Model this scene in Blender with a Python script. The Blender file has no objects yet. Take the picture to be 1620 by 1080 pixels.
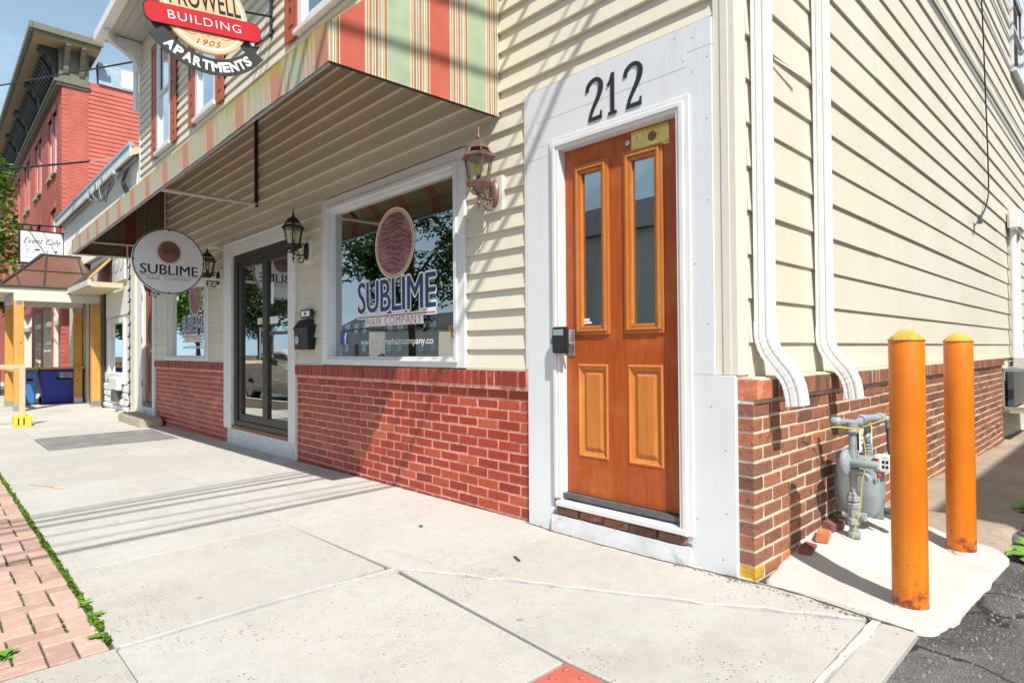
import bpy, bmesh, math, random
from mathutils import Vector, Matrix, noise
R = math.radians
rnd = random.Random(7)
sc = bpy.context.scene
C = sc.collection

# ------------------------------------------------------------------ camera
cam_d = bpy.data.cameras.new('camera'); cam = bpy.data.objects.new('camera', cam_d); C.objects.link(cam)
yaw, pitch, roll = R(46.089), R(0.794), R(-0.4273)
fw = Vector((-math.sin(yaw)*math.cos(pitch), math.cos(yaw)*math.cos(pitch), math.sin(pitch)))
rt = Vector((math.cos(yaw), math.sin(yaw), 0)); up = rt.cross(fw)
rt2 = math.cos(roll)*rt + math.sin(roll)*up; up2 = -math.sin(roll)*rt + math.cos(roll)*up
CAM = Vector((1.3331, -2.7555, 1.0822))
cam.matrix_world = Matrix(((rt2.x, up2.x, -fw.x, CAM.x), (rt2.y, up2.y, -fw.y, CAM.y), (rt2.z, up2.z, -fw.z, CAM.z), (0, 0, 0, 1)))
cam_d.sensor_fit = 'HORIZONTAL'; cam_d.sensor_width = 36; cam_d.lens = 36*0.96346*1000/1620
cam_d.clip_start = .05; cam_d.clip_end = 2000
sc.camera = cam

# ------------------------------------------------------------------ sky, sun, exposure
SUN = Vector((0.5533, -0.2922, 0.7800)).normalized()
wd = bpy.data.worlds.new('World'); sc.world = wd; wd.use_nodes = True
nt = wd.node_tree; bg = nt.nodes['Background']
sky = nt.nodes.new('ShaderNodeTexSky'); sky.sky_type = 'NISHITA'; sky.sun_disc = False
sky.sun_elevation = math.asin(SUN.z); sky.sun_rotation = math.atan2(SUN.x, SUN.y)
sky.altitude = 50; sky.air_density = 1.0; sky.dust_density = 1.5; sky.ozone_density = 1.0
# summer haze towards the horizon and broken cloud
def wn(t, **k):
    n = nt.nodes.new(t)
    for a, b in k.items(): setattr(n, a, b)
    return n
tc = wn('ShaderNodeTexCoord'); sx = wn('ShaderNodeSeparateXYZ'); nt.links.new(tc.outputs['Generated'], sx.inputs[0])
def wm(op, a, b, clamp=False):
    n = wn('ShaderNodeMath', operation=op, use_clamp=clamp)
    for i, v in enumerate((a, b)):
        if isinstance(v, (int, float)): n.inputs[i].default_value = v
        else: nt.links.new(v, n.inputs[i])
    return n.outputs[0]
zc = wm('MAXIMUM', sx.outputs[2], 0.0); low = wm('POWER', wm('SUBTRACT', 1.0, zc, True), 1.25)
dv = wn('ShaderNodeVectorMath', operation='DIVIDE'); cz_ = wn('ShaderNodeCombineXYZ'); den = wm('ADD', zc, .22)
for i in range(3): nt.links.new(den, cz_.inputs[i])
nt.links.new(tc.outputs['Generated'], dv.inputs[0]); nt.links.new(cz_.outputs[0], dv.inputs[1])
cn = wn('ShaderNodeTexNoise'); cn.inputs['Scale'].default_value = 1.15; cn.inputs['Detail'].default_value = 8; cn.inputs['Roughness'].default_value = .58; nt.links.new(dv.outputs[0], cn.inputs['Vector'])
cr = wn('ShaderNodeValToRGB'); cr.color_ramp.elements[0].position = .50; cr.color_ramp.elements[1].position = .68; nt.links.new(cn.outputs['Fac'], cr.inputs[0])
cl = wm('MULTIPLY', cr.outputs[0], .75)
fac = wm('ADD', wm('MULTIPLY', low, .92), cl, True)
mxs = wn('ShaderNodeMix', data_type='RGBA'); nt.links.new(fac, mxs.inputs[0]); nt.links.new(sky.outputs[0], mxs.inputs[6]); mxs.inputs[7].default_value = (5.9, 8.3, 10.2, 1)
nt.links.new(mxs.outputs[2], bg.inputs[0]); bg.inputs[1].default_value = 0.09
sd = bpy.data.lights.new('sun', 'SUN'); sd.energy = 5.0; sd.angle = R(0.5); sd.color = (1.0, .955, .88)
so = bpy.data.objects.new('sun', sd); C.objects.link(so); so.location = SUN*60
so.rotation_euler = SUN.to_track_quat('Z', 'Y').to_euler()
sc.view_settings.view_transform = 'Standard'; sc.view_settings.look = 'None'
sc.view_settings.exposure = 0.25; sc.view_settings.gamma = 1; sc.view_settings.use_curve_mapping = False

# ------------------------------------------------------------------ helpers: materials
MATS = {}
class NT:
    def __init__(s, name):
        s.m = bpy.data.materials.new(name); s.m.use_nodes = True
        s.t = s.m.node_tree; s.n = s.t.nodes; s.b = s.n['Principled BSDF']; s.out = s.n['Material Output']
        g = s.n.new('ShaderNodeNewGeometry'); s.pos = g.outputs['Position']; s.island = g.outputs['Random Per Island']; s.nor = g.outputs['Normal']
    def L(s, a, b): s.t.links.new(a, b)
    def inp(s, sock, v):
        if hasattr(v, 'links') or isinstance(v, bpy.types.NodeSocket): s.L(v, sock)
        elif isinstance(v, (tuple, list)) and len(v) == 3 and sock.type == 'RGBA': sock.default_value = (*v, 1)
        else: sock.default_value = v
    def noise(s, scale, detail=4, rough=.55, vec=None, dist=0):
        n = s.n.new('ShaderNodeTexNoise'); n.inputs['Scale'].default_value = scale; n.inputs['Detail'].default_value = detail
        n.inputs['Roughness'].default_value = rough; n.inputs['Distortion'].default_value = dist
        s.L(vec or s.pos, n.inputs['Vector']); return n.outputs['Fac']
    def voro(s, scale, feat='F1', out='Distance', vec=None):
        n = s.n.new('ShaderNodeTexVoronoi'); n.feature = feat; n.inputs['Scale'].default_value = scale
        s.L(vec or s.pos, n.inputs['Vector']); return n.outputs[out]
    def vmul(s, v, vec=None):
        n = s.n.new('ShaderNodeVectorMath'); n.operation = 'MULTIPLY'; s.L(vec or s.pos, n.inputs[0]); n.inputs[1].default_value = v; return n.outputs[0]
    def math(s, op, a, b=0.0, clamp=False):
        n = s.n.new('ShaderNodeMath'); n.operation = op; n.use_clamp = clamp; s.inp(n.inputs[0], a); s.inp(n.inputs[1], b); return n.outputs[0]
    def ramp(s, fac, stops, interp='LINEAR'):
        n = s.n.new('ShaderNodeValToRGB'); n.color_ramp.interpolation = interp; s.L(fac, n.inputs[0])
        e = n.color_ramp.elements
        while len(e) < len(stops): e.new(.5)
        for el, (p, c) in zip(e, stops): el.position = p; el.color = (c, c, c, 1) if not isinstance(c, (tuple, list)) else (*c, 1)
        return n.outputs[0]
    def mix(s, a, b, fac, mode='MIX'):
        n = s.n.new('ShaderNodeMix'); n.data_type = 'RGBA'; n.blend_type = mode
        s.inp(n.inputs[0], fac); s.inp(n.inputs[6], a); s.inp(n.inputs[7], b); return n.outputs[2]
    def rand(s):
        o = s.n.new('ShaderNodeObjectInfo'); return s.math('FRACT', s.math('ADD', o.outputs['Random'], s.island))
    def z(s):
        n = s.n.new('ShaderNodeSeparateXYZ'); s.L(s.pos, n.inputs[0]); return n.outputs
    def bump(s, h, strength=.3, dist=.01):
        n = s.n.new('ShaderNodeBump'); n.inputs['Strength'].default_value = strength; n.inputs['Distance'].default_value = dist
        s.L(h, n.inputs['Height']); s.L(n.outputs[0], s.b.inputs['Normal']); return n
    def base(s, c): s.inp(s.b.inputs['Base Color'], c)
    def set(s, rough=None, metal=None, spec=None, coat=None):
        if rough is not None: s.inp(s.b.inputs['Roughness'], rough)
        if metal is not None: s.inp(s.b.inputs['Metallic'], metal)
        if spec is not None: s.inp(s.b.inputs['Specular IOR Level'], spec)
        if coat is not None: s.inp(s.b.inputs['Coat Weight'], coat)
    def done(s, key): MATS[key] = s.m; return s.m

def plain(key, col, rough=.5, metal=0., var=.12, scale=6., bump=.0, bscale=80., dirt=None, dscale=3., dthr=.6, spec=.5):
    m = NT(key)
    n = m.noise(scale, 5)
    c = m.mix(tuple(x*(1-var) for x in col), tuple(min(1, x*(1+var)) for x in col), m.ramp(n, [(.3, 0.), (.7, 1.)]))
    if dirt:
        d = m.ramp(m.noise(dscale, 8, .65), [(dthr, 0.), (min(.99, dthr+.14), 1.)])
        c = m.mix(c, dirt, m.math('MULTIPLY', d, .75))
    m.base(c); m.set(rough, metal, spec)
    if bump: m.bump(m.noise(bscale, 4), bump, .004)
    return m.done(key)

# ------------------------------------------------------------------ helpers: meshes
ORG = {}
def prop(o, label=None, cat=None, group=None, kind=None):
    for k, v in (('label', label), ('category', cat), ('group', group), ('kind', kind)):
        if v: o[k] = v
    return o
def empty(name, loc, label, cat, group=None, kind=None):
    o = bpy.data.objects.new(name, None); C.objects.link(o); o.location = loc; o.empty_display_size = .1
    ORG[o.name] = Vector(loc); return prop(o, label, cat, group, kind)
class MB:
    def __init__(s, M=None): s.v = []; s.f = []; s.mi = []; s.M = M; s.cur = 0; s.sm = []; s.col = []; s.c = None; s.smooth = False
    def add(s, vs, fs):
        k = len(s.v); s.v += [Vector(p) for p in vs]
        for f in fs: s.f.append([i+k for i in f]); s.mi.append(s.cur); s.sm.append(s.smooth); s.col.append(s.c)
        return s
    def box(s, x0, x1, y0, y1, z0, z1):
        return s.add([(x, y, z) for z in (z0, z1) for y in (y0, y1) for x in (x0, x1)],
            [(0, 2, 3, 1), (4, 5, 7, 6), (0, 1, 5, 4), (2, 6, 7, 3), (0, 4, 6, 2), (1, 3, 7, 5)])
    def hexa(s, a, b):      # two quads of four points each
        return s.add(list(a)+list(b), [(3, 2, 1, 0), (4, 5, 6, 7)]+[(i, (i+1) % 4, 4+(i+1) % 4, 4+i) for i in range(4)])
    def quad(s, *p): return s.add(p, [tuple(range(len(p)))])
    def prism(s, pts, a, b):  # pts: list of 3D points, extruded by vector b-a offset
        n = len(pts); d = Vector(b)-Vector(a)
        return s.add([Vector(p) for p in pts]+[Vector(p)+d for p in pts], [tuple(range(n-1, -1, -1)), tuple(range(n, 2*n))]+[(i, (i+1) % n, n+(i+1) % n, n+i) for i in range(n)])
    def tube(s, path, r, n=8, caps=True, flat=None):
        path = [Vector(p) for p in path]; rs = r if isinstance(r, (list, tuple)) else [r]*len(path)
        rings = []; prev = None
        for i, p in enumerate(path):
            t = (path[min(i+1, len(path)-1)]-path[max(i-1, 0)]).normalized()
            if prev is None:
                a = Vector((0, 0, 1)) if abs(t.z) < .9 else Vector((1, 0, 0)); u = t.cross(a).normalized()
            else: u = (prev-t*prev.dot(t)).normalized()
            prev = u; w = t.cross(u)
            rings.append([p+rs[i]*(math.cos(2*math.pi*k/n)*u+math.sin(2*math.pi*k/n)*w) for k in range(n)])
        s.smooth = True
        s.add([q for g in rings for q in g], [(i*n+k, i*n+(k+1) % n, (i+1)*n+(k+1) % n, (i+1)*n+k) for i in range(len(path)-1) for k in range(n)])
        s.smooth = False
        if caps: s.add(rings[0], [tuple(range(n-1, -1, -1))]); s.add(rings[-1], [tuple(range(n))])
        return s
    def lathe(s, prof, c, n=16, ax='z', smooth=True, ph=0.):
        c = Vector(c); vs = []
        for r, h in prof:
            for k in range(n):
                a = 2*math.pi*k/n+ph; p, q = r*math.cos(a), r*math.sin(a)
                vs.append(c+Vector({'z': (p, q, h), 'x': (h, p, q), 'y': (q, h, p)}[ax]))
        s.smooth = smooth; m = len(prof)
        s.add(vs, [(i*n+k, i*n+(k+1) % n, (i+1)*n+(k+1) % n, (i+1)*n+k) for i in range(m-1) for k in range(n)])
        s.smooth = False
        k0 = len(s.v)-m*n
        for i, rev in ((0, True), (m-1, False)):
            if prof[i][0] > 1e-5:
                ids = [k0+i*n+k for k in range(n)]; s.f.append(ids[::-1] if rev else ids); s.mi.append(s.cur); s.sm.append(False); s.col.append(s.c)
        return s
    def build(s, name, mats, parent=None, bevel=0., seg=1, loc=None, **pr):
        me = bpy.data.meshes.new(name); base = Vector((0, 0, 0))
        vs = s.v
        if s.M is not None: vs = [s.M @ p for p in vs]
        if parent is not None: base = ORG[parent.name]
        elif loc is not None: base = Vector(loc)
        me.from_pydata([tuple(p-base) for p in vs], [], s.f); me.update()
        if not isinstance(mats, (list, tuple)): mats = [mats]
        for m in mats: me.materials.append(MATS[m] if isinstance(m, str) else m)
        me.polygons.foreach_set('material_index', s.mi); me.polygons.foreach_set('use_smooth', s.sm)
        bm = bmesh.new(); bm.from_mesh(me)
        if any(c is not None for c in s.col):
            lay = bm.loops.layers.float_color.new('Col')
            for f, c in zip(bm.faces, s.col):
                for l in f.loops: l[lay] = (*(c or (1, 1, 1)), 1)
        bmesh.ops.recalc_face_normals(bm, faces=bm.faces)
        if bevel:
            ed = [e for e in bm.edges if len(e.link_faces) == 2 and e.calc_face_angle() > .5]
            bmesh.ops.bevel(bm, geom=ed, offset=bevel, segments=seg, affect='EDGES', clamp_overlap=True)
        bm.to_mesh(me); bm.free()
        o = bpy.data.objects.new(name, me); C.objects.link(o)
        if parent is not None: o.parent = parent; ORG[o.name] = base
        else: o.location = base; ORG[o.name] = base
        return prop(o, **pr)
def inst(name, me, parent, loc, rz=0., mat=None):
    o = bpy.data.objects.new(name, me); C.objects.link(o); o.parent = parent
    o.location = Vector(loc)-ORG[parent.name]; o.rotation_euler = (0, 0, rz); return o
def copy_tree(o, loc, **pr):
    r = o.copy(); C.objects.link(r); r.location = loc; ORG[r.name] = Vector(loc); prop(r, **pr)
    for ch in list(o.children):
        c = ch.copy(); C.objects.link(c); c.parent = r
        for g in ch.children:
            d = g.copy(); C.objects.link(d); d.parent = c
    return r
_tc = {}
def text_geo(txt, offset=0., shear=0., spacing=1., res=3):
    k = (txt, offset, shear, spacing)
    if k in _tc: return _tc[k]
    cu = bpy.data.curves.new('t', 'FONT'); cu.body = txt; cu.size = 1; cu.offset = offset; cu.shear = shear; cu.space_character = spacing; cu.resolution_u = res; cu.fill_mode = 'FRONT'
    ob = bpy.data.objects.new('t', cu); C.objects.link(ob)
    me = bpy.data.meshes.new_from_object(ob.evaluated_get(bpy.context.evaluated_depsgraph_get()))
    vs = [v.co.copy() for v in me.vertices]; fs = [list(p.vertices) for p in me.polygons]
    C.objects.unlink(ob); bpy.data.objects.remove(ob); bpy.data.meshes.remove(me)
    if vs:
        x0 = min(v.x for v in vs); x1 = max(v.x for v in vs); y0 = min(v.y for v in vs); y1 = max(v.y for v in vs)
    else: x0 = y0 = 0; x1 = y1 = 1
    _tc[k] = (vs, fs, x0, x1, y0, y1); return _tc[k]
def put_text(mb, txt, org, u, v, w, h, depth=.001, offset=0., shear=0., spacing=1., fit=None):
    """writes txt with its lower left at org, w wide, h high along unit vectors u, v"""
    vs, fs, x0, x1, y0, y1 = text_geo(txt, offset, shear, spacing)
    if fit: _, _, x0, x1, y0, y1 = text_geo(txt, fit[0], shear, spacing)
    org, u, v = Vector(org), Vector(u).normalized(), Vector(v).normalized(); n = u.cross(v)
    sx, sy = w/(x1-x0), h/(y1-y0)
    mb.add([org+u*((p.x-x0)*sx)+v*((p.y-y0)*sy)+n*depth for p in vs], fs)
    return mb
def ribbon(mb, pts, ws, org, u, v, d0, d1):
    """a stroke of varying width in the plane org,u,v between depths d0 and d1"""
    org, u, v = Vector(org), Vector(u).normalized(), Vector(v).normalized(); n = u.cross(v)
    if not isinstance(ws, (list, tuple)): ws = [ws]*len(pts)
    L = []; Rr = []
    for i, p in enumerate(pts):
        a = pts[max(0, i-1)]; b = pts[min(len(pts)-1, i+1)]
        t = Vector((b[0]-a[0], b[1]-a[1])).normalized(); q = Vector((-t.y, t.x))*ws[i]/2
        L.append((p[0]+q.x, p[1]+q.y)); Rr.append((p[0]-q.x, p[1]-q.y))
    f = lambda q, d: org+u*q[0]+v*q[1]+n*d
    for i in range(len(pts)-1):
        mb.hexa([f(L[i], d0), f(L[i+1], d0), f(Rr[i+1], d0), f(Rr[i], d0)], [f(L[i], d1), f(L[i+1], d1), f(Rr[i+1], d1), f(Rr[i], d1)])
    return mb
def spline(pts, k=6):
    """Catmull-Rom through points of any dimension"""
    P = [Vector(p) for p in pts]; P = [2*P[0]-P[1]]+P+[2*P[-1]-P[-2]]; out = []
    for i in range(1, len(P)-2):
        for j in range(k):
            t = j/k; a, b, c, d = P[i-1:i+3]
            out.append(.5*((2*b)+(c-a)*t+(2*a-5*b+4*c-d)*t*t+(3*b-a-3*c+d)*t**3))
    out.append(P[-2]); return out
X3, Y3, Z3 = Vector((1, 0, 0)), Vector((0, 1, 0)), Vector((0, 0, 1))
def gz(x, y=0): return .0147+.0105*min(max(x, -40), .8)
def sstep(a, b, x):
    t = min(1, max(0, (x-a)/(b-a))); return t*t*(3-2*t)
# ------------------------------------------------------------------ materials
def mk_concrete(key, a, b, speck=.5, stain=None, crack=0.):
    m = NT(key)
    n1 = m.noise(1.3, 6, .6); n2 = m.noise(14, 5, .6)
    c = m.mix(a, b, m.ramp(m.math('ADD', m.math('MULTIPLY', n1, .6), m.math('MULTIPLY', n2, .4)), [(.36, 0.), (.64, 1.)]))
    fine = m.noise(240, 3, .7)
    c = m.mix(c, (.22, .2, .18), m.math('MULTIPLY', m.ramp(fine, [(.30, 1.), (.42, 0.)]), .55*speck))
    lt = m.noise(170, 2, .5)
    c = m.mix(c, (.8, .77, .72), m.math('MULTIPLY', m.ramp(lt, [(.6, 0.), (.72, 1.)]), .5*speck))
    v = m.voro(46); sp = m.ramp(v, [(.13, 1.), (.20, 0.)])
    mask = m.ramp(m.noise(3.1, 4), [(.47, 0.), (.6, 1.)])
    c = m.mix(c, (.06, .05, .045), m.math('MULTIPLY', m.math('MULTIPLY', sp, mask), .62*speck))
    v2 = m.voro(19); sp2 = m.ramp(v2, [(.08, 1.), (.11, 0.)])
    c = m.mix(c, (.05, .045, .04), m.math('MULTIPLY', m.math('MULTIPLY', sp2, m.ramp(m.noise(2.2, 3), [(.52, 0.), (.57, 1.)])), .55*speck))
    if stain: c = m.mix(c, stain, m.math('MULTIPLY', m.ramp(m.noise(.8, 7, .65, dist=.5), [(.56, 0.), (.78, 1.)]), .5))
    o = m.n.new('ShaderNodeObjectInfo')
    c = m.mix(c, (.74, .71, .66), m.math('MULTIPLY', o.outputs['Random'], .42), 'MULTIPLY')
    dk = m.ramp(m.noise(2.6, 8, .7, dist=1.2), [(.60, 0.), (.72, 1.)]); c = m.mix(c, (.70, .65, .57), m.math('MULTIPLY', dk, .5*min(1, speck)), 'MULTIPLY')
    gum = m.ramp(m.voro(2.3), [(.035, 1.), (.045, 0.)]); c = m.mix(c, (.16, .15, .14), m.math('MULTIPLY', gum, .45*min(1, speck)))
    m.base(c); m.set(.85, spec=.3)
    h = m.math('ADD', m.math('MULTIPLY', n2, .5), m.math('SUBTRACT', fine, m.math('MULTIPLY', sp, mask)))
    m.bump(h, .55, .006); return m.done(key)
mk_concrete('concrete', (.50, .48, .44), (.59, .57, .53), 1.15, (.31, .27, .21))
mk_concrete('pad_concrete', (.56, .54, .50), (.66, .64, .60), .35, (.52, .45, .33))
mk_concrete('alley_ground', (.32, .255, .19), (.50, .42, .33), 1.2, (.10, .075, .055))
mk_concrete('gravel', (.16, .15, .14), (.34, .32, .29), .8)
mk_concrete('step_stone', (.42, .36, .26), (.54, .48, .36), .8)
mk_concrete('caulk', (.54, .53, .50), (.66, .65, .63), .9)
def mk_asphalt():
    m = NT('asphalt'); n = m.noise(1.1, 6, .65, dist=.8)
    c = m.mix((.07, .068, .07), (.21, .205, .20), m.ramp(n, [(.4, 0.), (.6, 1.)]))
    c = m.mix(c, (.5, .48, .46), m.math('MULTIPLY', m.ramp(m.noise(150, 2), [(.55, 0.), (.7, 1.)]), .55))
    v = m.voro(70); c = m.mix(c, (.42, .4, .38), m.math('MULTIPLY', m.ramp(v, [(.12, 1.), (.2, 0.)]), m.ramp(m.noise(5, 4), [(.45, 0.), (.6, .7)])))
    wv = m.n.new('ShaderNodeVectorMath'); wv.operation = 'ADD'; nn = m.n.new('ShaderNodeTexNoise'); nn.inputs['Scale'].default_value = 2.5; nn.inputs['Detail'].default_value = 5; m.L(m.pos, nn.inputs['Vector'])
    sc_ = m.n.new('ShaderNodeVectorMath'); sc_.operation = 'SCALE'; sc_.inputs['Scale'].default_value = .45; m.L(nn.outputs['Color'], sc_.inputs[0]); m.L(m.pos, wv.inputs[0]); m.L(sc_.outputs[0], wv.inputs[1])
    e = m.ramp(m.voro(1.9, 'DISTANCE_TO_EDGE', vec=wv.outputs[0]), [(.012, 1.), (.03, 0.)]); c = m.mix(c, (.03, .028, .027), m.math('MULTIPLY', e, .9))
    m.base(c); m.set(.85, spec=.3); m.bump(m.math('ADD', m.noise(160, 3), m.math('MULTIPLY', m.noise(12, 5), 1.2)), 1., .012); return m.done('asphalt')
mk_asphalt()
def mk_siding(key, a, b, grain):
    m = NT(key); v = m.vmul(grain); g = m.noise(1., 4, .6, vec=v)
    n = m.noise(.9, 5)
    c = m.mix(a, b, m.ramp(n, [(.35, 0.), (.65, 1.)]))
    c = m.mix(c, tuple(x*.9 for x in a), m.math('MULTIPLY', m.ramp(g, [(.5, 0.), (.75, 1.)]), .35))
    st = m.noise(1., 5, .7, vec=m.vmul((7, 7, .5)))
    c = m.mix(c, (.42, .34, .22), m.math('MULTIPLY', m.ramp(st, [(.62, 0.), (.85, 1.)]), .28))
    sp = m.ramp(m.voro(9), [(.03, 1.), (.05, 0.)]); c = m.mix(c, (.2, .15, .1), m.math('MULTIPLY', sp, .5))
    o = m.n.new('ShaderNodeObjectInfo'); c = m.mix(c, (.93, .92, .9), m.math('MULTIPLY', o.outputs['Random'], .25), 'MULTIPLY')
    m.base(c); m.set(.48, spec=.35); m.bump(m.math('ADD', g, m.math('MULTIPLY', n, 2.)), .16, .004); return m.done(key)
mk_siding('siding', (.69, .63, .50), (.735, .68, .56), (5, 5, 90))
mk_siding('siding_grey', (.50, .50, .48), (.56, .55, .52), (5, 5, 90))
def mk_painted(key, col, dirt, thr):
    m = NT(key); c = m.mix(tuple(x*.94 for x in col), col, m.ramp(m.noise(2.2, 6), [(.35, 0.), (.65, 1.)]))
    st = m.noise(1., 6, .7, vec=m.vmul((11, 11, .9)))
    c = m.mix(c, dirt, m.math('MULTIPLY', m.ramp(st, [(thr, 0.), (thr+.2, 1.)]), .32))
    sc2 = m.ramp(m.noise(24, 8, .75, dist=.6), [(.64, 0.), (.70, 1.)]); c = m.mix(c, dirt, m.math('MULTIPLY', sc2, .45))
    m.base(c); m.set(m.ramp(m.noise(5, 4), [(.3, .32), (.7, .55)]), spec=.4); m.bump(m.math('ADD', m.noise(1., 3, .6, vec=m.vmul((90, 90, 4))), m.noise(16, 4)), .10, .003); return m.done(key)
mk_painted('trim_white', (.745, .752, .775), (.46, .41, .34), .56)
plain('trim_worn', (.73, .72, .71), .5, var=.05, scale=4, bump=.2, bscale=25, dirt=(.3, .24, .18), dscale=14, dthr=.63)
plain('paint_peel', (.66, .66, .68), .5, var=.08, scale=9, bump=1., bscale=13, dirt=(.20, .17, .15), dscale=8, dthr=.57)
plain('trim_cream', (.74, .69, .58), .45, var=.03, dirt=(.5, .42, .3), dscale=7, dthr=.68)
plain('spout_white', (.82, .82, .81), .3, var=.03, dirt=(.5, .46, .4), dscale=12, dthr=.68)
def mk_brick(key, stops, rough, bumpS, white=None, wear=None):
    m = NT(key); r = m.rand()
    c = m.ramp(r, stops)
    n = m.noise(26, 6, .65); c = m.mix(c, m.mix(c, (.25, .2, .2), 1., 'MULTIPLY'), m.math('MULTIPLY', m.ramp(n, [(.52, 0.), (.75, 1.)]), .55))
    if white: c = m.mix(c, white, m.math('MULTIPLY', m.ramp(m.noise(9, 7, .7), [(.60, 0.), (.72, 1.)]), .6))
    if wear: c = m.mix(c, wear, m.math('MULTIPLY', m.ramp(m.noise(34, 4, .6), [(.58, 0.), (.68, 1.)]), .7))
    m.base(c); m.set(rough, spec=.4)
    m.bump(m.math('ADD', m.noise(1., 3, .6, vec=m.vmul((130, 130, 60))), m.noise(30, 4)), bumpS, .006); return m.done(key)
mk_brick('brick_painted', [(0., (.27, .030, .020)), (.35, (.41, .054, .029)), (.7, (.34, .042, .026)), (.9, (.47, .078, .036)), (1., (.50, .12, .055))], .42, .35)
mk_brick('brick_cap', [(0., (.26, .035, .025)), (.6, (.34, .05, .03)), (1., (.39, .07, .042))], .45, .4, (.50, .24, .17))
mk_brick('brick_rough', [(0., (.17, .08, .055)), (.25, (.29, .115, .065)), (.6, (.37, .15, .08)), (.85, (.25, .115, .085)), (1., (.46, .16, .085))], .85, 1., (.46, .35, .26), (.09, .05, .04))
plain('brick_yellow', (.62, .36, .03), .7, var=.3, scale=20, bump=.6, bscale=60, dirt=(.2, .1, .07), dscale=16, dthr=.5)
plain('brick_orange', (.55, .16, .07), .7, var=.25, scale=14, bump=.5, bscale=60, dirt=(.6, .42, .3), dscale=12, dthr=.52)
plain('mortar_red', (.70, .33, .25), .75, var=.32, scale=22, bump=1., bscale=70, dirt=(.36, .06, .04), dscale=20, dthr=.56)
plain('mortar_cream', (.68, .60, .465), .9, var=.15, scale=16, bump=.8, bscale=90, dirt=(.3, .24, .18), dscale=11, dthr=.62)
def mk_wood(key, a, b, c2, grain, rough=.35, knots=False):
    m = NT(key); g = m.noise(1., 6, .6, vec=m.vmul(grain), dist=.3)
    c = m.mix(a, b, m.ramp(g, [(.3, 0.), (.7, 1.)]))
    c = m.mix(c, c2, m.math('MULTIPLY', m.ramp(m.noise(3.2, 6, .6), [(.5, 0.), (.72, 1.)]), .6))
    if knots: c = m.mix(c, (.16, .06, .015), m.ramp(m.voro(3.1), [(.045, .9), (.075, 0.)]))
    m.base(c); m.set(m.ramp(m.noise(6, 4), [(.3, rough*.8), (.7, rough*1.4)]), spec=.45); m.bump(g, .12, .003); return m.done(key)
mk_wood('door_wood', (.33, .056, .008), (.46, .092, .013), (.58, .185, .045), (60, 60, 3.5), .36)
mk_wood('door_moulding', (.50, .15, .025), (.60, .21, .045), (.62, .28, .09), (60, 60, 3.5), .34)
mk_wood('door_brown', (.20, .075, .035), (.26, .10, .045), (.3, .13, .06), (50, 50, 3), .45)
mk_wood('timber', (.60, .29, .055), (.70, .37, .09), (.72, .43, .15), (40, 40, 2.2), .6, True)
mk_wood('timber_pale', (.62, .46, .28), (.70, .54, .36), (.62, .42, .22), (40, 40, 2.2), .65, True)
def mk_glass(key, tint, lo, hi):
    m = NT(key); lw = m.n.new('ShaderNodeFresnel'); lw.inputs[0].default_value = 1.55
    f = m.math('ADD', m.math('MULTIPLY', lw.outputs[0], hi), lo, True)
    tr = m.n.new('ShaderNodeBsdfTransparent'); tr.inputs[0].default_value = (*tint, 1)
    gl = m.n.new('ShaderNodeBsdfGlossy'); gl.inputs['Roughness'].default_value = 0.0; gl.inputs[0].default_value = (.97, 1, .99, 1)
    mx = m.n.new('ShaderNodeMixShader'); m.L(f, mx.inputs[0]); m.L(tr.outputs[0], mx.inputs[1]); m.L(gl.outputs[0], mx.inputs[2]); m.L(mx.outputs[0], m.out.inputs[0])
    b = m.n.new('ShaderNodeBump'); b.inputs['Strength'].default_value = .02; b.inputs['Distance'].default_value = .02; m.L(m.noise(1.6, 2), b.inputs['Height']); m.L(b.outputs[0], gl.inputs['Normal'])
    return m.done(key)
mk_glass('glass', (.55, .63, .61), .22, 2.6)
mk_glass('glass_clear', (.92, .94, .92), .02, 1.2)
def mk_fabric():
    m = NT('fabric'); at = m.n.new('ShaderNodeAttribute'); at.attribute_name = 'Col'
    c = at.outputs['Color']; z = m.z()[2]
    c = m.mix(c, m.mix(c, (.88, .86, .82), 1., 'MULTIPLY'), m.ramp(m.noise(7, 4), [(.4, 0.), (.7, 1.)]))
    m.base(c); m.set(.85, spec=.2)
    m.bump(m.math('ADD', m.math('MULTIPLY', m.noise(1., 3, .5, vec=m.vmul((4, 4, 2.2))), 8.), m.noise(400, 2)), .35, .006); return m.done('fabric')
mk_fabric()
def mk_fabric_old():
    m = NT('fabric_weathered'); at = m.n.new('ShaderNodeAttribute'); at.attribute_name = 'Col'
    c = at.outputs['Color']; z = m.z()[2]
    c = m.mix(c, (.58, .50, .36), .38)
    st = m.noise(1., 5, .65, vec=m.vmul((16, 16, 2.5)))
    top = m.math('ADD', m.math('MULTIPLY', m.math('SUBTRACT', z, 2.70), 6.), m.math('MULTIPLY', m.math('SUBTRACT', st, .5), 2.6))
    c = m.mix(c, (.42, .36, .05), m.math('MULTIPLY', m.math('MULTIPLY', m.ramp(top, [(.1, 0.), (.8, 1.)]), .85), m.ramp(m.math('ADD', m.math('MULTIPLY', m.math('SUBTRACT', z, 2.88), 3.), m.math('MULTIPLY', m.math('SUBTRACT', st, .5), .8)), [(.0, 1.), (.5, .12)])))
    m.base(c); m.set(.9, spec=.15); m.bump(m.noise(60, 4), .25, .004); return m.done('fabric_weathered')
mk_fabric_old()
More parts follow.
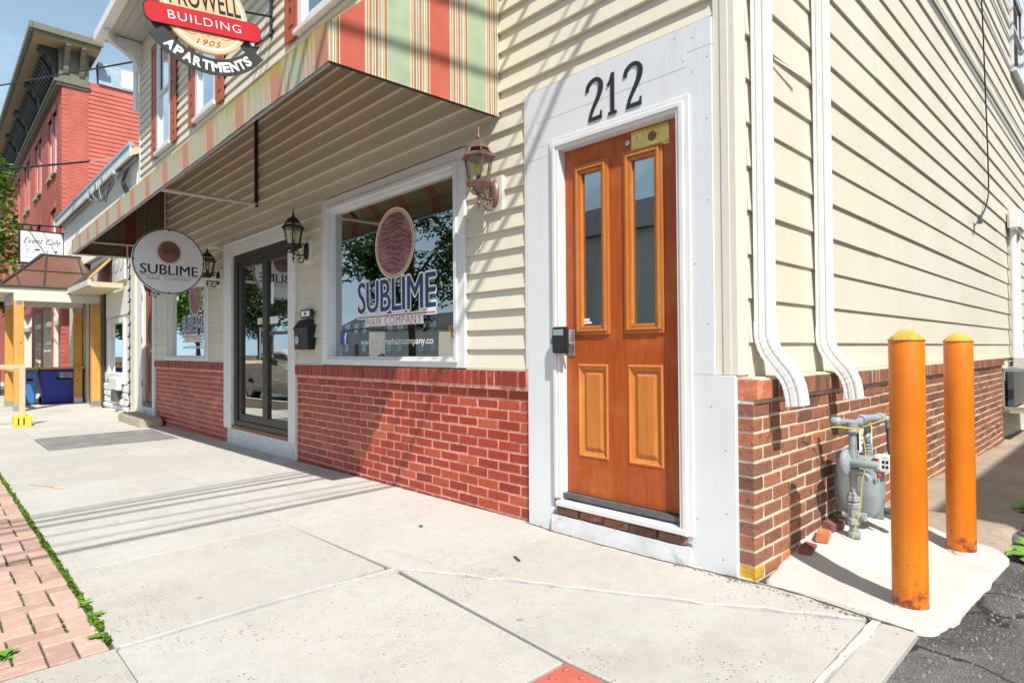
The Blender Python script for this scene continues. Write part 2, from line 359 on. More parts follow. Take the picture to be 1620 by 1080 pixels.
def mk_bollard():
    m = NT('bollard_paint'); z = m.z()[2]
    n = m.noise(22, 5, .65); big = m.noise(3.5, 5)
    c = m.mix((.66, .148, .004), (.74, .205, .006), m.ramp(big, [(.35, 0.), (.65, 1.)]))
    low = m.math('SUBTRACT', .16, z); rust = m.math('ADD', m.math('MULTIPLY', low, 2.4), m.math('MULTIPLY', m.math('SUBTRACT', n, .5), 1.3))
    fade = m.ramp(m.noise(1., 5, .7, vec=m.vmul((14, 14, 1.6))), [(.52, 0.), (.78, 1.)]); c = m.mix(c, (.74, .36, .07), m.math('MULTIPLY', fade, .35))
    scr = m.ramp(m.noise(1., 4, .7, vec=m.vmul((70, 70, 18))), [(.70, 0.), (.74, 1.)]); c = m.mix(c, (.30, .09, .02), m.math('MULTIPLY', scr, .7))
    c = m.mix(c, (.20, .05, .015), m.ramp(rust, [(.16, 0.), (.34, 1.)]))
    c = m.mix(c, (.12, .04, .015), m.math('MULTIPLY', m.ramp(m.voro(24), [(.05, 1.), (.08, 0.)]), m.ramp(m.noise(4, 3), [(.52, 0.), (.6, 1.)])))
    m.base(c); m.set(.38, spec=.5); m.bump(m.noise(18, 5), .12, .006); return m.done('bollard_paint')
mk_bollard()
plain('bollard_cap', (.62, .36, .05), .8, var=.25, scale=30, bump=.8, bscale=60, dirt=(.14, .06, .02), dscale=45, dthr=.58)
def mk_paver():
    m = NT('paver'); c = m.mix((.42, .265, .215), (.57, .40, .335), m.rand())
    c = m.mix(c, (.62, .52, .46), m.math('MULTIPLY', m.ramp(m.noise(17, 6, .7), [(.5, 0.), (.72, 1.)]), .6)); c = m.mix(c, (.2, .15, .13), m.math('MULTIPLY', m.ramp(m.noise(210, 2), [(.62, 0.), (.72, 1.)]), .5))
    m.base(c); m.set(.88, spec=.3); m.bump(m.noise(130, 4), .7, .004); return m.done('paver')
mk_paver()
plain('tactile', (.52, .13, .09), .7, var=.12, bump=.3, bscale=120, dirt=(.6, .35, .28), dscale=14, dthr=.62)
plain('moss', (.09, .17, .012), .95, var=.5, scale=40)
plain('leaf_weed', (.13, .30, .03), .6, var=.35, scale=20)
plain('soil', (.10, .075, .05), .95, var=.4, scale=20, bump=.8)
plain('black_iron', (.02, .02, .022), .4, metal=.3, var=.2)
plain('digit_black', (.018, .018, .025), .45, var=.2)
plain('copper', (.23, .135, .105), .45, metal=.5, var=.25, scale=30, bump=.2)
plain('copper_shaded', (.025, .022, .018), .42, metal=.4, var=.3, scale=30)  # same lantern copper, darkened to paint in the awning's shade
plain('brass', (.72, .50, .14), .28, metal=.9, var=.15, scale=9, dirt=(.3, .2, .08), dscale=12, dthr=.66)
plain('steel', (.55, .55, .56), .35, metal=.9)
plain('bulb_yellow', (.80, .62, .01), .25, var=.05)
plain('bronze_frame', (.05, .045, .032), .38, metal=.55, var=.15)
plain('dark_gap', (.012, .011, .010), .9)
plain('room_wall', (.16, .155, .14), .9)
plain('room_floor', (.16, .12, .08), .7)
plain('meter_grey', (.29, .335, .355), .38, var=.12, scale=12, dirt=(.2, .2, .19), dscale=20, dthr=.66)
plain('pipe_grey', (.33, .36, .37), .5, var=.2, scale=25, bump=.25, bscale=80, dirt=(.14, .12, .10), dscale=22, dthr=.6)
plain('pipe_dark', (.10, .10, .105), .55, var=.2, scale=20)
plain('wire_yellow', (.70, .58, .03), .5)
plain('tag_red', (.6, .03, .05), .5); plain('tag_orange', (.68, .22, .03), .6); plain('paper', (.8, .79, .76), .7)
plain('shutter', (.38, .085, .030), .5, var=.12, scale=9)
plain('sky_metal', (.30, .42, .50), .45, var=.15)
plain('sign_white', (.79, .80, .82), .35, var=.03, dirt=(.66, .55, .42), dscale=6, dthr=.64)
plain('sign_black', (.02, .022, .026), .45); plain('sign_navy', (.014, .018, .05), .4); plain('navy_vinyl', (.02, .045, .16), .45)
plain('sign_red', (.56, .022, .035), .4, var=.05); plain('sign_tan', (.68, .50, .31), .5, var=.05)
plain('sign_grey', (.035, .042, .048), .5); plain('vinyl_white', (.85, .85, .86), .5, var=.02); plain('vinyl_red', (.42, .05, .04), .5)
plain('vinyl_beige', (.74, .62, .46), .5, var=.03); plain('fb_blue', (.035, .10, .32), .4); plain('gold_brown', (.32, .19, .09), .5)
plain('bin_blue', (.02, .035, .36), .45, var=.1); plain('bin_light', (.05, .20, .52), .45, var=.1)
plain('poly_bronze', (.17, .09, .062), .3, var=.15, scale=2); plain('poly_rib', (.06, .045, .035), .5)
plain('canopy_trim', (.70, .66, .56), .5, var=.05); plain('soffit_tan', (.62, .52, .33), .6, var=.05)
plain('far_brick', (.50, .13, .10), .8, var=.14, scale=2.5, bump=.3, bscale=50, dirt=(.22, .05, .04), dscale=9, dthr=.62)
plain('far_mortar', (.24, .05, .04), .9)
plain('cornice_green', (.16, .165, .12), .55, var=.12); plain('cornice_tan', (.36, .30, .19), .6, var=.1); plain('cornice_dark', (.035, .035, .028), .6)
plain('stone_sill', (.42, .36, .27), .8); plain('far_window', (.06, .07, .08), .15); plain('curtain', (.60, .58, .54), .8)
plain('yellow_plastic', (.75, .60, .03), .5); plain('corrugated', (.76, .75, .70), .5, var=.05)
plain('bark', (.09, .065, .045), .9, var=.3, scale=12, bump=.8, bscale=30)
plain('rust', (.25, .09, .03), .8); plain('grate', (.30, .295, .285), .6, metal=.2, var=.2)
plain('rubber', (.015, .015, .016), .8); plain('car_white', (.80, .81, .82), .15); plain('tail_red', (.30, .01, .012), .2); plain('green_pole', (.02, .15, .10), .5)
plain('shingle', (.10, .10, .11), .9, var=.3); plain('line_yellow', (.62, .45, .06), .7)
def mk_leaf(key, a, b):
    m = NT(key); r = m.rand(); c = m.mix(a, b, r); m.base(c); m.set(.5, spec=.4)
    tl = m.n.new('ShaderNodeBsdfTranslucent'); m.L(c, tl.inputs[0]); mx = m.n.new('ShaderNodeMixShader'); mx.inputs[0].default_value = .35
    m.L(m.b.outputs[0], mx.inputs[1]); m.L(tl.outputs[0], mx.inputs[2]); m.L(mx.outputs[0], m.out.inputs[0]); return m.done(key)
mk_leaf('foliage', (.09, .20, .025), (.24, .38, .06))
mk_leaf('foliage_dark', (.028, .065, .012), (.07, .12, .022))
def mk_swirl(key, a, b, c2):
    m = NT(key); d = m.n.new('ShaderNodeTexWave'); d.wave_type = 'RINGS'; d.inputs['Scale'].default_value = 7; d.inputs['Distortion'].default_value = 9; d.inputs['Detail'].default_value = 1.5; d.inputs['Detail Scale'].default_value = 1.2
    m.L(m.vmul((1.1, 1.1, 1.)), d.inputs['Vector'])
    c = m.mix(a, b, d.outputs['Fac']); c = m.mix(c, c2, m.ramp(m.noise(6, 3), [(.45, 0.), (.7, 1.)])); m.base(c); m.set(.4); return m.done(key)
mk_swirl('swirl', (.12, .03, .038), (.30, .13, .13), (.38, .20, .18))
mk_swirl('swirl_copper', (.14, .05, .035), (.20, .085, .06), (.34, .18, .13))
# ------------------------------------------------------------------ ground, road, pavement
def struct(mb, name, m, parent=None, **k):
    return mb.build(name, m, parent, kind='structure', **k) if parent is None else mb.build(name, m, parent, **k)
g = MB(); g.quad((-300, -300, -.62), (300, -300, -.62), (300, 300, -.62), (-300, 300, -.62)); struct(g, 'ground', 'soil')
g = MB()
for i in range(30):
    x0, x1 = -60+i*2.5, -57.5+i*2.5
    g.quad((x0, -12.6, gz(x0)-.16), (x1, -12.6, gz(x1)-.16), (x1, -3.5, gz(x1)-.16), (x0, -3.5, gz(x0)-.16))
struct(g, 'road', 'asphalt')
g = MB()
for yy in (-7.95, -8.15):
    for i in range(30):
        x0, x1 = -60+i*2.5, -57.5+i*2.5
        g.quad((x0, yy-.05, gz(x0)-.155), (x1, yy-.05, gz(x1)-.155), (x1, yy+.05, gz(x1)-.155), (x0, yy+.05, gz(x0)-.155))
struct(g, 'road_marking', 'line_yellow')
g = MB()
for x0, x1 in [(-60+i*2.4, -60+i*2.4+2.39) for i in range(25)]:
    g.hexa([(x0, -3.5, gz(x0)-.5), (x1, -3.5, gz(x1)-.5), (x1, -3.36, gz(x1)-.5), (x0, -3.36, gz(x0)-.5)], [(x0, -3.5, gz(x0)-.002), (x1, -3.5, gz(x1)-.002), (x1, -3.36, gz(x1)-.002), (x0, -3.36, gz(x0)-.002)])
struct(g, 'kerb', 'concrete')
g = MB()
for i in range(20):
    x0, x1 = -60+i*4, -60+i*4+3.99
    g.hexa([(x0, -16.5, gz(x0)-.5), (x1, -16.5, gz(x1)-.5), (x1, -12.6, gz(x1)-.5), (x0, -12.6, gz(x0)-.5)], [(x0, -16.5, gz(x0)), (x1, -16.5, gz(x1)), (x1, -12.6, gz(x1)), (x0, -12.6, gz(x0))])
struct(g, 'far_pavement', 'concrete')

# pavement of cast slabs, each a piece of its own
pave = empty('sidewalk', (0, 0, 0), None, None, kind='structure')
def slab(pts, m='concrete', name='slab', dz=0., inset=.0017, th=.12):
    c = Vector((sum(p[0] for p in pts)/len(pts), sum(p[1] for p in pts)/len(pts)))
    q = []
    n = len(pts)
    area = sum(pts[i][0]*pts[(i+1) % n][1]-pts[(i+1) % n][0]*pts[i][1] for i in range(n))
    if area < 0: pts = pts[::-1]
    for i in range(n):                       # inset every edge to leave a joint
        p0, p1, p2 = Vector(pts[i-1]), Vector(pts[i]), Vector(pts[(i+1) % n])
        e1 = (p1-p0).normalized(); e2 = (p2-p1).normalized()
        n1 = Vector((-e1.y, e1.x)); n2 = Vector((-e2.y, e2.x)); b = (n1+n2); b = b/(1+n1.dot(n2)+1e-6)
        q.append(p1+b*inset)
    mb = MB(); tp = [(p.x, p.y, gz(p.x)+dz) for p in q]
    mb.prism(tp, (0, 0, 0), (0, 0, -th))
    return mb.build(name, m, pave, bevel=.0016)
g = MB()
for i in range(24):                          # the bed under the joints
    x0, x1 = -60+i*2.53, -60+(i+1)*2.53
    g.quad((x0, -3.37, gz(x0)-.014), (x1, -3.37, gz(x1)-.014), (x1, .4, gz(x1)-.014), (x0, .4, gz(x0)-.014))
struct(g, 'joint_bed', 'soil', pave)
J = -1.10
xs = [-2.40, -5.0, -7.62, -10.2, -12.8, -15.4, -18.0, -20.6, -25, -30, -36, -44, -60]
slab([(-1.31, -2.25), (-1.31, J), (-2.40, J), (-2.40, -2.25)])
slab([(-2.40, .3), (-2.40, J), (-1.29, J+.02), (-1.045, -.93), (-1.065, -.2), (-1.07, .3)])
slab([(-1.045, -.93), (-.645, -.715), (.05, -.375), (.555, -.095), (.60, .05), (.08, -.015), (-.3, .3), (-1.07, .3), (-1.065, -.2)])
slab([(-1.24, -1.07), (-.045, -1.17), (.59, -1.17), (.585, -.72), (.572, -.13), (.05, -.41), (-.645, -.755)])
slab([(-1.27, -1.09), (-.06, -1.18), (-.06, -2.25), (-1.275, -2.25)])
slab([(.612, -.10), (.735, -.09), (.755, -2.25), (.625, -2.25)])
slab([(-.06, -1.75), (.60, -1.75), (.60, -3.36), (-.06, -3.36)])
slab([(.62, -2.25), (.755, -2.25), (.77, -3.36), (.62, -3.36)])
slab([(-1.30, -2.25), (-.06, -2.25), (-.06, -3.36), (-1.30, -3.36)])
for a, b in zip(xs, xs[1:]):
    slab([(a, -2.25), (a, J), (b, J), (b, -2.25)]) if not (a < -7 and b > -11) else None
    slab([(a, J), (a, .32 if a > -11 else .4), (b, .32 if a > -11 else .4), (b, J)]) if not (a < -7 and b > -11) else None
# slabs round the cellar grating (-9.05..-7.62, -1.7..-.3)
slab([(-7.62, -2.25), (-7.62, -1.70), (-10.2, -1.70), (-10.2, -2.25)])
slab([(-9.05, -1.70), (-9.05, .32), (-10.2, .32), (-10.2, -1.70)])
slab([(-7.62, -.30), (-7.62, .32), (-9.05, .32), (-9.05, -.30)])
# white caulked seams
def seam(pts, w, wob=.008, m='caulk', dz=.004):
    mb = MB(); P = []
    for i in range(len(pts)-1):
        a, b = Vector(pts[i]), Vector(pts[i+1]); k = max(2, int((b-a).length/.04))
        P += [a.lerp(b, j/k) for j in range(k)]
    P.append(Vector(pts[-1])); top = []; bot = []
    for i, p in enumerate(P):
        t = (P[min(i+1, len(P)-1)]-P[max(0, i-1)]).normalized(); n = Vector((-t.y, t.x)); n3 = noise.noise((p.x*9, p.y*9, 3.))
        ww = w/2*(1+.5*noise.noise((p.x*14, p.y*14, 1.))); q = p+n*wob*n3
        top.append(q+n*ww); bot.append(q-n*ww)
    for i in range(len(P)-1):
        a = [(q.x, q.y, gz(q.x)-.02) for q in (top[i], top[i+1], bot[i+1], bot[i])]; b = [(q[0], q[1], gz(q[0])+dz) for q in a]
        mb.hexa(a, b)
    return mb.build('caulk_seam', m, pave)
seam([(-1.292, -2.24), (-1.305, -1.7), (-1.262, -1.07)], .019, .003)
seam([(-1.262, -1.07), (-1.05, -.945), (-.645, -.735), (.05, -.392), (.56, -.108)], .017, .022)
seam([(.598, -.10), (.602, -.72), (.61, -1.6), (.612, -2.25)], .028, .006)
# red tactile paving (its corner is in view)
g = MB(); z = gz(0)+.006; g.box(-.045, .595, -1.745, -1.185, z-.06, z)
tp = g.build('tactile_paving', 'tactile', pave, bevel=.004)
g = MB()
for i in range(9):
    for j in range(8):
        g.lathe([(.014, 0), (.011, .004), (.0, .005)], (-.015+i*.07, -1.22-j*.07, z), 10)
g.build('dome', 'tactile', pave, kind='stuff')
# cellar grating
gr = empty('cellar_grating', (-8.3, -1., gz(-8.3)), 'flat grey metal cellar grating set into the sidewalk', 'grating')
g = MB(); z = gz(-8.3)
for a in ((-9.045, -7.625, -1.695, -1.66), (-9.045, -7.625, -.34, -.305), (-9.045, -9.01, -1.66, -.34), (-7.66, -7.625, -1.66, -.34)):
    g.box(a[0], a[1], a[2], a[3], z-.05, z+.008)
g.build('frame', 'grate', gr)
g = MB()
for i in range(46): g.box(-9.0+i*.0292, -8.982+i*.0292, -1.66, -.34, z-.04, z+.003)
for j in range(6): g.box(-9.01, -7.66, -1.5+j*.2, -1.492+j*.2, z-.03, z+.0045)
g.build('bar', 'grate', gr, kind='stuff')
# herringbone paver strip
strip = empty('paver_strip', (-3, -2.8, 0), None, None, kind='structure')
g = MB()
for i in range(24):
    x0, x1 = -60+i*2.445, -60+(i+1)*2.445
    g.quad((x0, -3.37, gz(x0)-.011), (x1, -3.37, gz(x1)-.011), (x1, -2.252, gz(x1)-.011), (x0, -2.252, gz(x0)-.011))
g.build('sand_bed', 'soil', strip)
W_ = .0905; X0, Y0 = -1.318, -2.262
cells = []
for i in range(-160, 4):
    for j in range(-13, 3):
        k = (i-j) % 4
        if k == 0: q = (X0+i*W_, Y0+j*W_, 2, 1)
        elif k == 3: q = (X0+i*W_, Y0+j*W_, 1, 2)
        else: continue
        x0, y0, x1, y1 = q[0], q[1], q[0]+q[2]*W_, q[1]+q[3]*W_
        x1 = min(x1, X0); y1 = min(y1, Y0)
        if x1-x0 < .03 or y1-y0 < .03 or y0 < -3.36: continue
        cells.append((x0, x1, y0, y1))
def seen(c):
    p = Vector(((c[0]+c[1])/2, (c[2]+c[3])/2, 0))-CAM; d = p.dot(fw)
    return (p.length if d > .3 and abs(p.dot(rt2)/d) < .86 and abs(p.dot(up2)/d) < .6 else 99+p.length)
cells.sort(key=seen)
pv_cache = {}
def paver_into(mb, c, dz, tx, ty):
    gp = .0035; x0, x1, y0, y1 = c[0]+gp, c[1]-gp, c[2]+gp, c[3]-gp; b = .004
    zt = lambda x, y: gz(x)+dz+(x-x0)*tx+(y-y0)*ty
    A = [(x0, y0), (x1, y0), (x1, y1), (x0, y1)]; B = [(x0+b, y0+b), (x1-b, y0+b), (x1-b, y1-b), (x0+b, y1-b)]
    mb.add([(x, y, zt(x, y)-.06) for x, y in A]+[(x, y, zt(x, y)-b) for x, y in A]+[(x, y, zt(x, y)) for x, y in B],
        [(k, (k+1) % 4, 4+(k+1) % 4, 4+k) for k in range(4)]+[(4+k, 4+(k+1) % 4, 8+(k+1) % 4, 8+k) for k in range(4)]+[(8, 9, 10, 11)])
far = MB()
for n, c in enumerate(cells):
    a = (rnd.uniform(-.002, .003), rnd.uniform(-.02, .02), rnd.uniform(-.02, .02))
    if n < 280 and seen(c) < 90:
        mb = MB(); paver_into(mb, c, *a); mb.build('paver', 'paver', strip)
    elif c[0] > -11: paver_into(far, c, *a)
far.build('paving', 'paver', strip, kind='stuff')
# moss in the joints and along the edge of the strip
def tufts(mb, x, y, z, n, r, h):
    for _ in range(n):
        a = rnd.uniform(0, 6.28); d = r*math.sqrt(rnd.random()); px, py = x+d*math.cos(a), y+d*math.sin(a)
        b = rnd.uniform(0, 6.28); l = h*rnd.uniform(.4, 1.2); w = .004+.004*rnd.random(); u = Vector((math.cos(b), math.sin(b), 0)); v = Vector((-u.y, u.x, 0))
        p = Vector((px, py, z)); t = p+u*l*.5+Vector((0, 0, l))
        mb.add([p-v*w, p+v*w, p+u*l*.25+Vector((0, 0, l*.7))+v*w*.8, t, p+u*l*.25+Vector((0, 0, l*.7))-v*w*.8], [(0, 1, 2, 3, 4)])
g = MB(); x = -1.32
while x > -9:
    dn = noise.noise((x*2.1, 0, 0)); wdt = .013+.012*noise.noise((x*6, 3, 0))
    if x < -1.75 or noise.noise((x*7, 1, 2)) > -.1:
        tufts(g, x, -2.256+.006*noise.noise((x*9, 0, 5)), gz(x)-.004, 9, max(.008, wdt), .016+.008*dn)
    x -= .011+.0012*abs(x)
for c in cells[:420]:
    if c[1]-c[0] > .12 and seen(c) < 90:
        y = c[2]
        if noise.noise((c[0]*3, y*5, 7.)) > -.25:
            for k in range(11):
                xx = c[0]+(c[1]-c[0])*k/10
                tufts(g, xx, y, gz(xx)-.008, 3, .006, .009)
g.build('moss', 'moss', None, kind='stuff')

# alley: asphalt, older concrete ground behind, and the cast pad round the bollards
def grid(mb, x0, x1, y0, y1, nx, ny, f, keep=None):
    vs = [(x0+(x1-x0)*i/nx, y0+(y1-y0)*j/ny) for j in range(ny+1) for i in range(nx+1)]
    fs = []
    for j in range(ny):
        for i in range(nx):
            a = j*(nx+1)+i; q = [a, a+1, a+nx+2, a+nx+1]
            cx = sum(vs[k][0] for k in q)/4; cy = sum(vs[k][1] for k in q)/4
            if keep is None or keep(cx, cy): fs.append(q)
    mb.add([(x, y, f(x, y)) for x, y in vs], fs); return mb
edge = lambda y: .765+.014*noise.noise((y*7, 0, 0))+.012*noise.noise((y*19, 4, 0))
def asph(x, y):
    t = sstep(0, .10, x-edge(y)) if y < 1.5 else 1
    h = -.006+.012*noise.noise((x*2.2, y*2.2, 0))+.006*noise.noise((x*7, y*7, 1))-.01*max(0, y-1.5)
    return h+.012-.030*sstep(0, .5, x-edge(y)) if y < .1 else h-.004-.014*sstep(.3, .9, x-.84)
g = MB(); grid(g, .70, 3.2, -3.4, 3.0, 90, 200, asph); g.smooth = True
g.sm = [True]*len(g.f); struct(g, 'alley_asphalt', 'asphalt')
g = MB(); grid(g, 3.2, 5, -3.4, 16, 4, 16, lambda x, y: -.03-.02*max(0, y)); grid(g, .70, 3.2, 3.0, 16, 10, 40, lambda x, y: asph(x, y)-.03 if y > 3 else asph(x, y))
struct(g, 'alley_asphalt', 'asphalt')
def alley(x, y): return .012-.030*max(0, y-2.2)+.012*noise.noise((x*1.7, y*1.7, 5))+.004*noise.noise((x*8, y*8, 3))
g = MB(); grid(g, -.1, .9, 1.15, 12.0, 24, 180, lambda x, y: alley(x, y)-.07*sstep(.74, .9, x+.05*noise.noise((y*3, 0, 0)))); g.sm = [True]*len(g.f)
struct(g, 'alley_pavement', 'alley_ground')
def pad_h(x, y):
    hump = .075*sstep(.25, .75, y)*(1-sstep(.12, .66, x)); trough = -.018*math.exp(-((y-.98)/.13)**2)*sstep(.3, .6, x)
    return .024+hump+trough+.012*sstep(1.0, 1.2, y)+.006*noise.noise((x*4, y*4, 0))+.003*noise.noise((x*11, y*11, 0))
PADC = [(.10, .10), (.135, -.005), (.3, -.01), (.55, -.05), (.68, -.072), (.75, -.058), (.785, .0), (.80, .12), (.815, .45), (.832, .8), (.845, 1.08), (.84, 1.18), (.78, 1.27), (.66, 1.33), (.4, 1.42), (.06, 1.5), (.06, .4)]
def inside(x, y, P):
    c = False; j = len(P)-1
    for i in range(len(P)):
        if (P[i][1] > y) != (P[j][1] > y) and x < (P[j][0]-P[i][0])*(y-P[i][1])/(P[j][1]-P[i][1])+P[i][0]: c = not c
        j = i
    return c
# pad as rings from the outline inward so that its rim is clean and rounded
out = spline([(p[0], p[1], 0) for p in PADC+[PADC[0]]], 4)[:-1]; n = len(out); cx, cy = .45, .62
g = MB(); rings = [(1.0, -.06), (1.0, -.014), (.985, -.006), (.965, -.001)]+[(s_, 0) for s_ in (.93, .88, .82, .74, .66, .58, .5, .42, .34, .26, .18, .1)]
vs = []
for s_, dz in rings:
    for p in out:
        x, y = cx+(p.x-cx)*s_, cy+(p.y-cy)*s_
        if s_ > .96: x += .011*noise.noise((p.x*13, p.y*13, 0))+.006*noise.noise((p.x*37, p.y*37, 4)); y += .009*noise.noise((p.x*14, p.y*14, 9))
        vs.append((x, y, (pad_h(x, y) if dz > -.05 else 0)+dz))
fs = [(a*n+k, a*n+(k+1) % n, (a+1)*n+(k+1) % n, (a+1)*n+k) for a in range(len(rings)-1) for k in range(n)]+[tuple((len(rings)-1)*n+k for k in range(n))]
g.add(vs, fs); g.sm = [True]*len(g.f); struct(g, 'concrete_pad', 'pad_concrete')
# broken edge gravel along the pad and the pavement end
g = MB()
for _ in range(300):
    t = rnd.random(); y = -1.6+t*3.6; x = (edge(y)+.02 if y < -.1 else .86)+abs(rnd.gauss(0, .07))
    if y > -.1 and y < 1.2: x = max(x, .845+.03*sstep(.2, 1, y)+abs(rnd.gauss(0, .03)))
    r = rnd.uniform(.002, .007)*(1.7 if rnd.random() < .08 else 1); z = asph(x, y)+r*.2
    c = [Vector((x+r*math.cos(a)*rnd.uniform(.7, 1.3), y+r*math.sin(a)*rnd.uniform(.7, 1.3), z-r*.4)) for a in (0, 1.25, 2.5, 3.8, 5.0)]
    d = [q.lerp(Vector((x, y, z)), .4)+Vector((0, 0, r*.9)) for q in c]
    g.add(c+d, [(4, 3, 2, 1, 0), (5, 6, 7, 8, 9)]+[(i, (i+1) % 5, 5+(i+1) % 5, 5+i) for i in range(5)])
g.build('gravel', 'gravel', None, kind='stuff')

# dirt and crumbled concrete in the gaps at the foot of the walls
def grime(pts, w, name='dirt_line'):
    mb = MB(); P = []
    for i in range(len(pts)-1):
        a, b = Vector(pts[i]), Vector(pts[i+1]); k = max(2, int((b-a).length/.025)); P += [a.lerp(b, j/k) for j in range(k)]
    P.append(Vector(pts[-1])); A = []
    for i, p in enumerate(P):
        t = (P[min(i+1, len(P)-1)]-P[max(0, i-1)]).normalized(); n = Vector((-t.y, t.x)); q = p+n*.006*noise.noise((p.x*17, p.y*17, 2)); ww = w*max(.06, .55+1.1*noise.noise((p.x*11, p.y*11, 6)))
        A.append((q+n*ww, q, q-n*ww))
    vs = []; h = .004
    for u, c, v in A:
        z = gz(c.x)+.001; vs += [(u.x, u.y, z), (c.x, c.y, z+h+.003*noise.noise((c.x*40, c.y*40, 0))), (v.x, v.y, z)]
    mb.add(vs, [(3*i+k, 3*i+k+1, 3*i+k+4, 3*i+k+3) for i in range(len(A)-1) for k in range(2)])
    return mb.build(name, 'soil', None, kind='stuff')
grime([(-.30, -.060), (-.12, -.045), (.02, -.040), (.12, -.030), (.24, -.028), (.45, -.062), (.58, -.085), (.72, -.098)], .016)
grime([(-1.38, -.040), (-1.24, -.048), (-1.13, -.066)], .012)
grime([(-1.14, -.068), (-.8, -.074), (-.5, -.070), (-.25, -.068)], .006)
grime([(-4.7, -.012), (-3.6, -.012), (-2.5, -.012), (-1.38, -.014)], .006)
g = MB()
for _ in range(90):
    x = rnd.uniform(-.3, .62); y = -.055-.03*sstep(.1, .6, x)-abs(rnd.gauss(0, .018)); r = rnd.uniform(.0025, .010); z = gz(x)
    c = [Vector((x+r*math.cos(a)*rnd.uniform(.7, 1.3), y+r*math.sin(a)*rnd.uniform(.7, 1.3), z-.001)) for a in (0, 1.25, 2.5, 3.8, 5.0)]; d = [q.lerp(Vector((x, y, z)), .4)+Vector((0, 0, r*.8)) for q in c]
    g.add(c+d, [(4, 3, 2, 1, 0), (5, 6, 7, 8, 9)]+[(i, (i+1) % 5, 5+(i+1) % 5, 5+i) for i in range(5)])
g.build('rubble', 'gravel', None, kind='stuff')
# ------------------------------------------------------------------ the corner building
BX0, ZS, ZTOP = -11.10, .956, 6.75
bld = empty('corner_building', (-5.5, 3, 0), 'cream sided two storey building on a brick base with a varnished orange door', 'building')
# openings in the street wall: x0,x1,z0,z1
OP = dict(door=(-1.085, -.285, -.1, 2.275), big=(-3.985, -2.005, 1.0, 2.455), gdoor=(-6.53, -4.86, .12, 2.30),
          small=(-9.19, -7.41, 1.0, 2.13), bdoor=(-10.84, -10.19, -.1, 2.30))
def wall_with_holes(mb, x0, x1, z0, z1, holes, ya, yb):
    xs = sorted({x0, x1, *[h[0] for h in holes], *[h[1] for h in holes]})
    for a, b in zip(xs, xs[1:]):
        zz = [z0]; m = (a+b)/2
        for h in sorted([h for h in holes if h[0] < m < h[1]], key=lambda h: h[2]):
            zz += [max(z0, h[2]), h[3]]
        zz.append(z1)
        for i in range(0, len(zz), 2):
            if zz[i+1]-zz[i] > .001: mb.box(a, b, ya, yb, zz[i], zz[i+1])
g = MB(); wall_with_holes(g, BX0, -.004, -.5, ZTOP, list(OP.values())+[(a+.1, b-.1, 4.42, d-.1) for a, b, d in ((-9.90, -9.10, 6.2), (-7.90, -7.06, 6.2), (-4.62, -3.45, 6.2))], .012, .15)
g.box(-.15, -.004, .15, 8.97, -.5, ZTOP); g.box(-.15, -.004, 10.09, 14, -.5, ZTOP); g.box(-.15, -.004, 8.97, 10.09, -.5, 5.28); g.box(-.15, -.004, 8.97, 10.09, 6.5, ZTOP); g.box(BX0, BX0+.15, .15, 14, -.5, ZTOP); g.box(BX0+.15, -.15, 13.85, 14, -.5, ZTOP)
g.build('wall', 'trim_cream', bld)
g = MB(); g.box(BX0+.15, -.15, .15, 13.85, .02, .12); g.build('floor', 'room_floor', bld)
g = MB(); g.box(BX0+.15, -.15, .15, 13.85, 2.95, 3.05); g.build('ceiling', 'room_wall', bld)
g = MB()
g.box(BX0+.16, -.16, 4.5, 4.6, .12, 2.95); g.box(-1.4, -1.3, .151, 4.5, .12, 2.95); g.box(-7.0, -6.9, 1.2, 4.5, .12, 2.95); g.box(-10.0, -9.9, .151, 4.5, .12, 2.95)
g.build('partition', 'room_wall', bld)
# roof and eaves
g = MB(); g.prism([(BX0-.35, -.55, 6.72), (.3, -.55, 6.72), (.3, -.55, 6.86), (BX0-.35, -.55, 6.86)], (0, 0, 0), (0, 15.1, 3.0))
g.build('roof', 'shingle', bld)
g = MB(); g.box(BX0-.33, .28, -.5, .011, 6.62, 6.66)
ev = g.build('eave', 'siding_grey', bld)
g = MB(); g.box(BX0-.36, .31, -.64, -.501, 6.58, 6.74); g.build('gutter', 'spout_white', ev)
g = MB()
for i in range(4): g.box(BX0-.33, .28, -.49+i*.125, -.482+i*.125, 6.605, 6.619)
g.build('soffit_batten', 'siding_grey', ev)
g = MB()
pr = [(0, 0), (-.42, 0), (-.42, -.07), (-.30, -.10), (-.26, -.16), (-.17, -.22), (-.10, -.36), (-.06, -.5), (0, -.52)]
g.prism([(BX0-.02, y, 6.6+z) for y, z in pr], (0, 0, 0), (.12, 0, 0)); g.build('bracket', 'trim_white', ev, bevel=.008)
g = MB(); g.tube(spline([(BX0+.3, -.56, 6.58), (BX0+.18, -.50, 6.47), (BX0-.05, -.12, 6.35), (BX0-.06, -.06, 6.22), (BX0-.06, -.06, 5.4)], 5), .045, 10); g.build('gutter_pipe', 'spout_white', ev)

